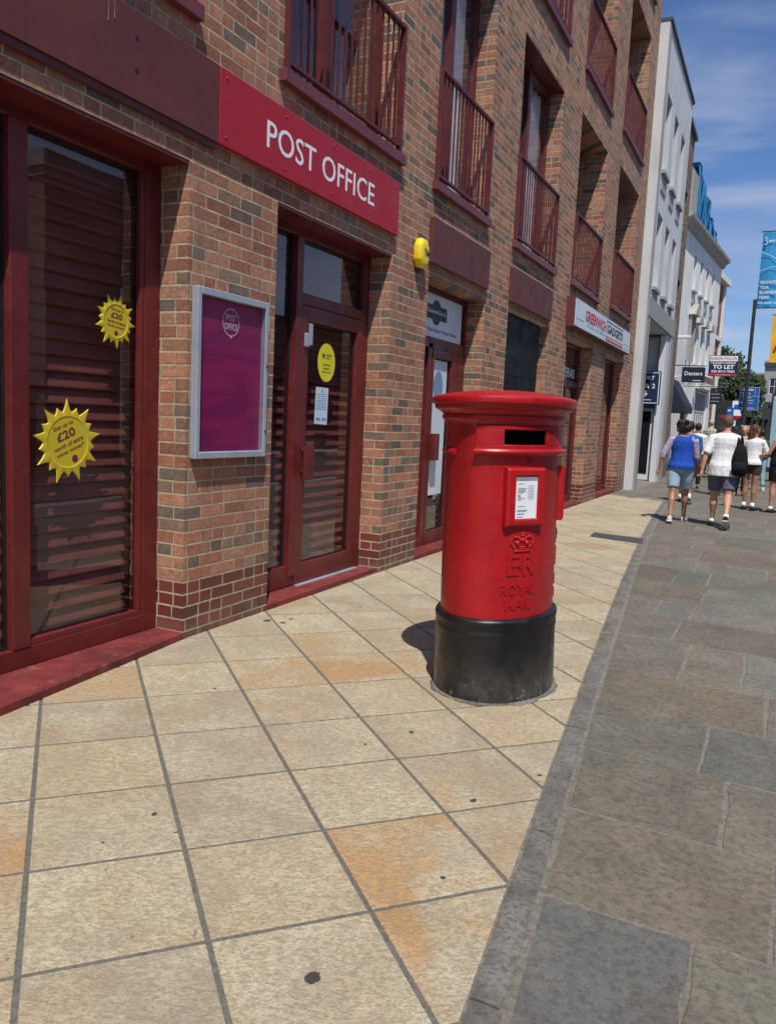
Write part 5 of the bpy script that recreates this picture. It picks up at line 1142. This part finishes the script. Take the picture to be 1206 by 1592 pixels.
def person(label, x, y, rz, H, legs, arms, top, bot, shoe, hair, skin='skin_a', hstyle='short', sleeve=.9, sleeve_m=None, botlen=.6, tlen=0.0, wide=1.0, vox=0.012, socks=None, head_turn=0.0, cap_hat=None, hems=0.0, group=None, bare=False):
    P = empty('person', (x, y, gz(min(x, 5.5))), R_(rz), label, 'person', group); WL[P.name] = Vector((0, 0, 0))
    s = H/1.75
    def V(a, b, c): return Vector((a*s, b*s, c*s))
    leg_pts = []
    for sd_, (a, k) in zip((-1, 1), legs):
        a, k = R_(a), R_(k); hip = Vector((sd_*.092*wide, 0, .93)); d1 = Vector((0, math.sin(a), -math.cos(a))); kn = hip+d1*.44; a2 = a-k; d2 = Vector((0, math.sin(a2), -math.cos(a2))); an = kn+d2*.42
        leg_pts.append([hip, kn, an, a2])
    low = min(l[2].z+(-.075 if abs(l[3]) < .3 else -.10) for l in leg_pts); dz_ = -low
    up_ = Vector((0, 0, dz_))
    for l in leg_pts:
        for q in range(3): l[q] = (l[q]+up_)*s
    B = MB(); w_ = wide
    def ring(z, rx, ry, cy=0, n=16, cx=0, tilt=0): return [Vector((cx+rx*math.cos(2*PI*k/n), cy+ry*math.sin(2*PI*k/n), z+dz_+tilt*math.sin(2*PI*k/n)))*s for k in range(n)]
    TOR = [(.86,.10,.085,-.01),(.90,.155,.11,-.015),(.97,.172,.120,-.02),(1.05,.150,.105,-.005),(1.12,.140,.098,0),(1.22,.155,.105,0),(1.32,.168,.108,-.005),(1.39,.168,.098,-.01),(1.44,.135,.078,-.01),(1.485,.078,.06,-.01)]
    B.loft([ring(z, rx*w_, ry*w_, cy) for z, rx, ry, cy in TOR])
    B.tube([V(0, -.012, 1.44+dz_), V(0, .0, 1.50+dz_), V(0, .012, 1.57+dz_)], [.062*s, .056*s, .055*s], 12)
    # head
    hr = Matrix.Rotation(R_(head_turn), 3, 'Z'); hc = Vector((0, .022, 1.635+dz_))
    def hp(a, b, c): return (hc+hr@Vector((a, b, c)))*s
    B.ell(hc*s, (.076*s, .094*s, .108*s), 16, 11, rot=hr)
    B.ell(hp(0, .035, -.055), (.052*s, .055*s, .058*s), 12, 8, rot=hr)     # jaw
    B.loft([[hp(-.012, .088, .012), hp(.012, .088, .012), hp(0, .080, .02)], [hp(-.018, .085, -.028), hp(.018, .085, -.028), hp(0, .118, -.024)]])
    for sd_ in (-1, 1): B.ell(hp(sd_*.078, .0, -.005), (.012*s, .02*s, .032*s), 8, 6)
    for (hip, kn, an, a2), sd_ in zip(leg_pts, (-1, 1)):
        cf = kn+(an-kn)*.3+Vector((0, -.012*s, 0))
        B.tube([hip+Vector((0, 0, .03*s)), hip+(kn-hip)*.4, kn+(hip-kn)*.08, kn, cf, kn+(an-kn)*.65, an], [.092*s*w_, .080*s*w_, .056*s*w_, .053*s, .056*s*w_, .040*s, .034*s], 12)
        ft = Matrix.Rotation(a2*0.8, 3, 'X'); toe = an+ft@(Vector((sd_*.02, .15, -.055))*s); heel = an+ft@(Vector((0, -.045, -.045))*s)
        B.tube([heel, an+ft@(Vector((0, .03, -.04))*s), toe], [.034*s, .036*s, .026*s], 8)
    sh = []; arm_pts = []
    for sd_, A in zip((-1, 1), arms):
        a, b, e = R_(A[0]), R_(A[1]), R_(A[2]); inn_ = R_(A[3]) if len(A) > 3 else 0
        S_ = Vector((sd_*(.165*w_), -.01, 1.405+dz_)); d1 = Vector((sd_*math.sin(b), math.sin(a)*math.cos(b), -math.cos(a)*math.cos(b))); E_ = S_+d1*.29
        a2 = a+e; d2 = Vector((sd_*math.sin(b*.4-inn_), math.sin(a2), -math.cos(a2))).normalized(); Wr = E_+d2*.255
        arm_pts.append((S_, E_, Wr, d1, d2))
        B.tube([(S_+Vector((-sd_*.03, 0, .01)))*s, S_*s, (S_+(E_-S_)*.5)*s, E_*s, (E_+(Wr-E_)*.3)*s, Wr*s], [.05*s, .052*s*w_, .045*s*w_, .038*s, .039*s, .026*s], 10)
        # hand: palm, four fingers, thumb
        side = Vector((0, 1, 0)) if abs(d2.z) > .5 else Vector((1, 0, 0))*sd_; side = (side-d2*side.dot(d2)).normalized(); nin = d2.cross(side).normalized()
        if nin.x*sd_ > 0: nin = -nin
        B.tube([Wr*s, (Wr+d2*.04)*s, (Wr+d2*.085)*s], [(.026*s, .026*s), (.032*s, .02*s), (.036*s, .016*s)], 8)
        B.ell((Wr+d2*.055)*s, (.022*s, .036*s, .045*s), 8, 6)
        for fi, (off, ln) in enumerate(((-.028, .060), (-.010, .075), (.010, .080), (.028, .070))):
            b0 = Wr+d2*.08+side*off; b1 = b0+d2*ln*.5+nin*.006; b2 = b1+d2*ln*.42+nin*.022
            B.tube([b0*s, b1*s, b2*s], [.0095*s, .009*s, .0075*s], 6)
        th = Wr+d2*.03+side*.028; B.tube([th*s, (th+d2*.03+side*.022+nin*.005)*s, (th+d2*.058+side*.026+nin*.012)*s], [.012*s, .011*s, .009*s], 6)
    fuse(B, vox*s, 'body', skin, P, 3)
    # shorts / skirt / trousers
    C = MB(); C.loft([ring(z, (rx+.014)*w_, (ry+.014)*w_, cy) for z, rx, ry, cy in [(.85,.12,.10,-.012)]+TOR[1:4]])
    for (hip, kn, an, a2) in leg_pts:
        if botlen <= 1: e_ = hip+(kn-hip)*botlen; C.tube([hip+Vector((0, 0, .03*s)), hip+(e_-hip)*.5, e_], [.108*s*w_, .104*s*w_, (.088+hems)*s*w_], 14)
        else: C.tube([hip+Vector((0, 0, .03*s)), hip+(kn-hip)*.5, kn, kn+(an-kn)*(botlen-1)], [.106*s*w_, .092*s*w_, .070*s, (.056+hems)*s], 14)
    fuse(C, vox*s, 'shorts' if botlen <= 1 else 'trousers', bot, P, 3)
    # top
    C = MB(); tb = .93-tlen
    rows = [(tb, .172+.020, .122+.024, -.018), (tb+.06, .172+.018, .122+.022, -.018)]+[(z, rx+(.016 if z < 1.2 else 0), ry+(.020 if z < 1.2 else 0), cy) for z, rx, ry, cy in TOR if z > tb+.09]
    C.loft([ring(z, (rx+.016)*w_, (ry+.016)*w_, cy) for z, rx, ry, cy in rows[:-1]]+[ring(1.475, .098*w_, .066*w_, -.01)])
    SLS = []
    for (S_, E_, Wr, d1, d2), sd_ in zip(arm_pts, (-1, 1)):
        if sleeve <= 0: continue
        SL = MB(); tgt = SL if sleeve_m else C
        if sleeve <= 1: pts_ = [(S_+Vector((-sd_*.045, 0, .0)))*s, S_*s, (S_+(E_-S_)*sleeve)*s]; rr = [.058*s, .062*s*w_, .062*s*w_]
        else: pts_ = [(S_+Vector((-sd_*.045, 0, .0)))*s, S_*s, E_*s, (E_+(Wr-E_)*(sleeve-1))*s]; rr = [.066*s, .068*s*w_, .054*s, .046*s]
        tgt.tube(pts_, rr, 12)
        if sleeve_m: SLS.append(SL); C.ell(S_*s, (.05*s, .06*s, .055*s), 10, 7)
    fuse(C, vox*s, 'shirt', top, P, 3)
    for SL in SLS: fuse(SL, vox*s, 'sleeve', sleeve_m, P, 2)
    # shoes and socks
    for (hip, kn, an, a2), sd_ in zip(leg_pts, (-1, 1)):
        ft = Matrix.Rotation(a2*.8, 3, 'X'); q = lambda a, b, c: an+ft@(Vector((a, b, c))*s)
        C = MB(); rg_ = []
        for yy_, hw, hh in ((-.075, .020, .03), (-.068, .034, .075), (-.03, .040, .09), (.03, .041, .080), (.09, .046, .05), (.15, .046, .042), (.19, .036, .034), (.205, .018, .02)):
            cx = sd_*.02*max(0, yy_)/.15; rg_.append([q(cx-hw, yy_, -.085), q(cx+hw, yy_, -.085), q(cx+hw*1.02, yy_, -.085+hh*.4), q(cx+hw*.7, yy_, -.085+hh), q(cx-hw*.7, yy_, -.085+hh), q(cx-hw*1.02, yy_, -.085+hh*.4)])
        C.loft(rg_); so_ = C.build('shoe', shoe, P, smooth=True); 
        C = MB(); C.loft([[q(-.042, -.075, -.10), q(.042, -.075, -.10), q(.05, .14, -.10), q(.02, .205, -.10), q(-.02, .205, -.10), q(-.05, .14, -.10)], [q(-.042, -.078, -.084), q(.042, -.078, -.084), q(.052, .14, -.084), q(.022, .21, -.08), q(-.022, .21, -.08), q(-.052, .14, -.084)]]); C.build('sole', 'c_shoe' if shoe != 'c_shoe' else 'white', so_)
        if socks: C = MB(); C.tube([an+Vector((0, 0, -.02*s)), an+(kn-an)*socks], [.042*s, .041*s], 12); C.build('sock', 'white', P, smooth=True)
    # hair
    C = MB(); rg_ = random.Random(int(x*1000))
    if hstyle != 'bald':
        C.ell(hp(0, -.018, .018), (.083*s, .092*s, .106*s), 16, 10, rot=hr)
        if hstyle == 'bob': C.ell(hp(0, -.03, -.02), (.100*s, .085*s, .105*s), 14, 9); [C.ell(hp(rg_.uniform(-.09, .09), rg_.uniform(-.10, .0), rg_.uniform(-.09, .11)), (.035*s, .035*s, .04*s), 8, 6) for _ in range(34)]
        if hstyle == 'long': C.tube([hp(0, -.05, .03), hp(0, -.085, -.07), hp(.01, -.10, -.20), hp(.02, -.095, -.30)], [(.08*s, .05*s), (.085*s, .04*s), (.07*s, .03*s), (.03*s, .015*s)], 12)
        if hstyle == 'pony': C.tube([hp(0, -.09, .05), hp(0, -.13, .02), hp(.0, -.125, -.10), hp(0, -.11, -.22)], [.025*s, .035*s, .035*s, .012*s], 10)
        H_ = fuse(C, .009*s, 'hair', hair, P, 2)
        # keep face clear: push front-low vertices inside the head
        for v in H_.data.vertices:
            l = hr.inverted()@(v.co/s-hc)
            if l.y > .035 and l.z < .055: v.co = (hc+hr@Vector((l.x*.7, l.y*.45, l.z*.85)))*s
    if hstyle == 'cap': pass
    for sd_ in (-1, 1):
        C = MB(); C.ell(hp(sd_*.03, .088, .008), (.012*s, .008*s, .007*s), 8, 5); C.build('eye', 'black', P, smooth=True)
    C = MB(); C.ell(hp(0, .098, -.060), (.022*s, .006*s, .006*s), 8, 5); C.build('mouth', 'red_txt', P, smooth=True)
    P['_r'] = 0; del P['_r']
    def world(v): return Matrix.Translation(P.location)@Matrix.Rotation(R_(rz), 4, 'Z')@(v*s)
    return P, dict(dz=dz_, s=s, leg=leg_pts, arm=arm_pts, world=world)

person('woman walking away in bright blue top, pale shorts and white trainers', 1.76, 13.05, 4, 1.60, [(-20, 6), (18, 8)], [(-10, 26, 14), (10, 10, 22)], 'c_blue', 'c_lblue', 'c_shoe', 'h_dark', 'skin_b', 'bob', 1.25, 'c_floral', .78, wide=1.06, vox=.010, head_turn=-18)
man, mi = person('man walking away in white t-shirt and slate shorts with black rucksack', 2.37, 12.95, 2, 1.68, [(8, 2), (-16, 26)], [(-14, 18, 10), (6, 12, 30)], 'c_white', 'c_slate', 'c_black', 'h_short', 'skin_a', 'short', .95, None, .80, tlen=.12, wide=1.12, vox=.010, socks=.12)
person('girl in white t-shirt and dark shorts reaching a hand to her right', 2.66, 16.42, -14, 1.60, [(2, 4), (-3, 2)], [(5, 6, 10), (14, 22, 66, 0)], 'c_white', 'c_charcoal', 'c_black', 'h_brown', 'skin_b', 'long', 1.0, None, .42, wide=.98, vox=.011, socks=.2, head_turn=-35, hems=.01)
person('woman in black vest and navy shorts cut off by the right edge', 3.10, 16.4, 60, 1.66, [(3, 3), (-3, 2)], [(20, 10, 55), (12, 6, 70)], 'c_black', 'c_black', 'c_black', 'h_brown', 'skin_a', 'pony', 0, None, .72, wide=1.0, vox=.012, socks=.12)
person('man in mid blue shirt mostly hidden behind the blue topped woman', 1.51, 16.6, 0, 1.60, [(10, 4), (-12, 14)], [(0, 8, 14), (4, 8, 14)], 'c_blue2', 'c_charcoal', 'c_black', 'h_dark', 'skin_b', 'short', .95, None, .8, wide=1.12, vox=.014, socks=.25)
person('dark haired person in white hooded top walking between the two leaders', 1.30, 20.6, 5, 1.60, [(8, 3), (-10, 10)], [(0, 10, 30), (0, 10, 30)], 'c_white', 'c_black', 'c_black', 'h_dark', 'skin_b', 'short', 1.8, None, 1.85, wide=1.05, vox=.015)
person('grey haired man in pale check shirt far down the pavement', 1.02, 28.2, 0, 1.80, [(6, 3), (-6, 5)], [(0, 8, 14), (0, 8, 14)], 'c_check', 'c_charcoal', 'c_black', 'h_grey', 'skin_a', 'short', .95, None, 1.9, vox=.018)
person('black haired person hidden left of the white t-shirt man', 1.86, 19.4, 0, 1.53, [(6, 3), (-6, 5)], [(0, 8, 14), (0, 8, 14)], 'c_black', 'c_charcoal', 'c_black', 'h_dark', 'skin_b', 'long', .95, None, 1.9, vox=.016)
person('black haired person hidden right of the white t-shirt man', 2.12, 20.8, 0, 1.57, [(6, 3), (-6, 5)], [(0, 8, 14), (0, 8, 14)], 'c_black', 'c_denim', 'c_black', 'h_dark', 'skin_b', 'long', .95, None, 1.9, vox=.016)
person('fair haired woman in beige top walking towards the camera', 2.34, 20.0, 180, 1.60, [(8, 3), (-8, 8)], [(0, 8, 20), (4, 8, 20)], 'c_beige', 'c_black', 'c_black', 'h_blonde', 'skin_a', 'bob', .95, None, 1.9, vox=.015)
person('person in green and black striped top and pale jeans near the advert', 2.66, 22.5, 20, 1.55, [(8, 3), (-8, 8)], [(0, 8, 20), (0, 8, 20)], 'c_stripe', 'c_jean', 'c_shoe', 'h_dark', 'skin_b', 'short', 1.0, None, 1.85, vox=.016)
person('distant person in white top left of the far signs', 1.25, 33.5, 10, 1.68, [(8, 3), (-8, 8)], [(0, 8, 14), (0, 8, 14)], 'c_white', 'c_denim', 'c_black', 'h_blonde', 'skin_a', 'short', .95, None, 1.85, vox=.02)
person('distant person in cream top right of the far signs', 2.2, 31.0, -10, 1.62, [(8, 3), (-8, 8)], [(0, 8, 14), (0, 8, 14)], 'c_cream', 'c_denim', 'c_black', 'h_dark', 'skin_b', 'short', .95, None, 1.85, vox=.02)

# rucksack hanging from the man's right shoulder
s = mi['s']; off = Vector((2.37, 12.95, 0)); z0 = gz(2.37)+mi['dz']*s
BPX, BPY = 2.37+.215, 12.95-.115
r_ = empty('rucksack', (BPX, BPY, .8), label='black rucksack with hanging strap on the right shoulder of the white t-shirt man', cat='rucksack'); 
mb = MB(); rings = []
for z_, a, b in ((.80,.04,.04),(.81,.08,.07),(.86,.105,.08),(1.0,.115,.085),(1.12,.10,.075),(1.22,.075,.055),(1.28,.035,.03)):
    rings.append([(BPX+a*math.copysign(abs(math.cos(2*PI*k/20))**.7, math.cos(2*PI*k/20)), BPY+b*math.copysign(abs(math.sin(2*PI*k/20))**.7, math.sin(2*PI*k/20)), z_) for k in range(20)])
mb.loft(rings); mb.build('bag', 'c_black', r_, smooth=True)
mb = MB(); mb.loft([[(BPX+a*math.cos(2*PI*k/14), BPY-.075-b+b*math.sin(2*PI*k/14), z_) for k in range(14)] for z_, a, b in ((.84,.05,.01),(.86,.09,.03),(.98,.09,.035),(1.02,.05,.01))]); mb.build('pocket', 'c_black', r_, smooth=True)
mb = MB()
for dx in (-.035, .02): mb.tube([(BPX+dx, BPY+.02, 1.24), (BPX+dx-.02, BPY+.05, 1.36), (BPX-.04+dx*.5, BPY+.12, 1.415), (BPX-.03+dx*.5, BPY+.21, 1.36), (BPX, BPY+.22, 1.18), (BPX+.03, BPY+.13, .95)], [(.024, .008)]*6, 6)
mb.tube([(BPX+.03, BPY-.05, .84), (BPX+.01, BPY-.07, .70), (BPX-.01, BPY-.07, .52)], [(.010, .004)]*3, 6); mb.build('strap', 'c_black', r_, smooth=True)
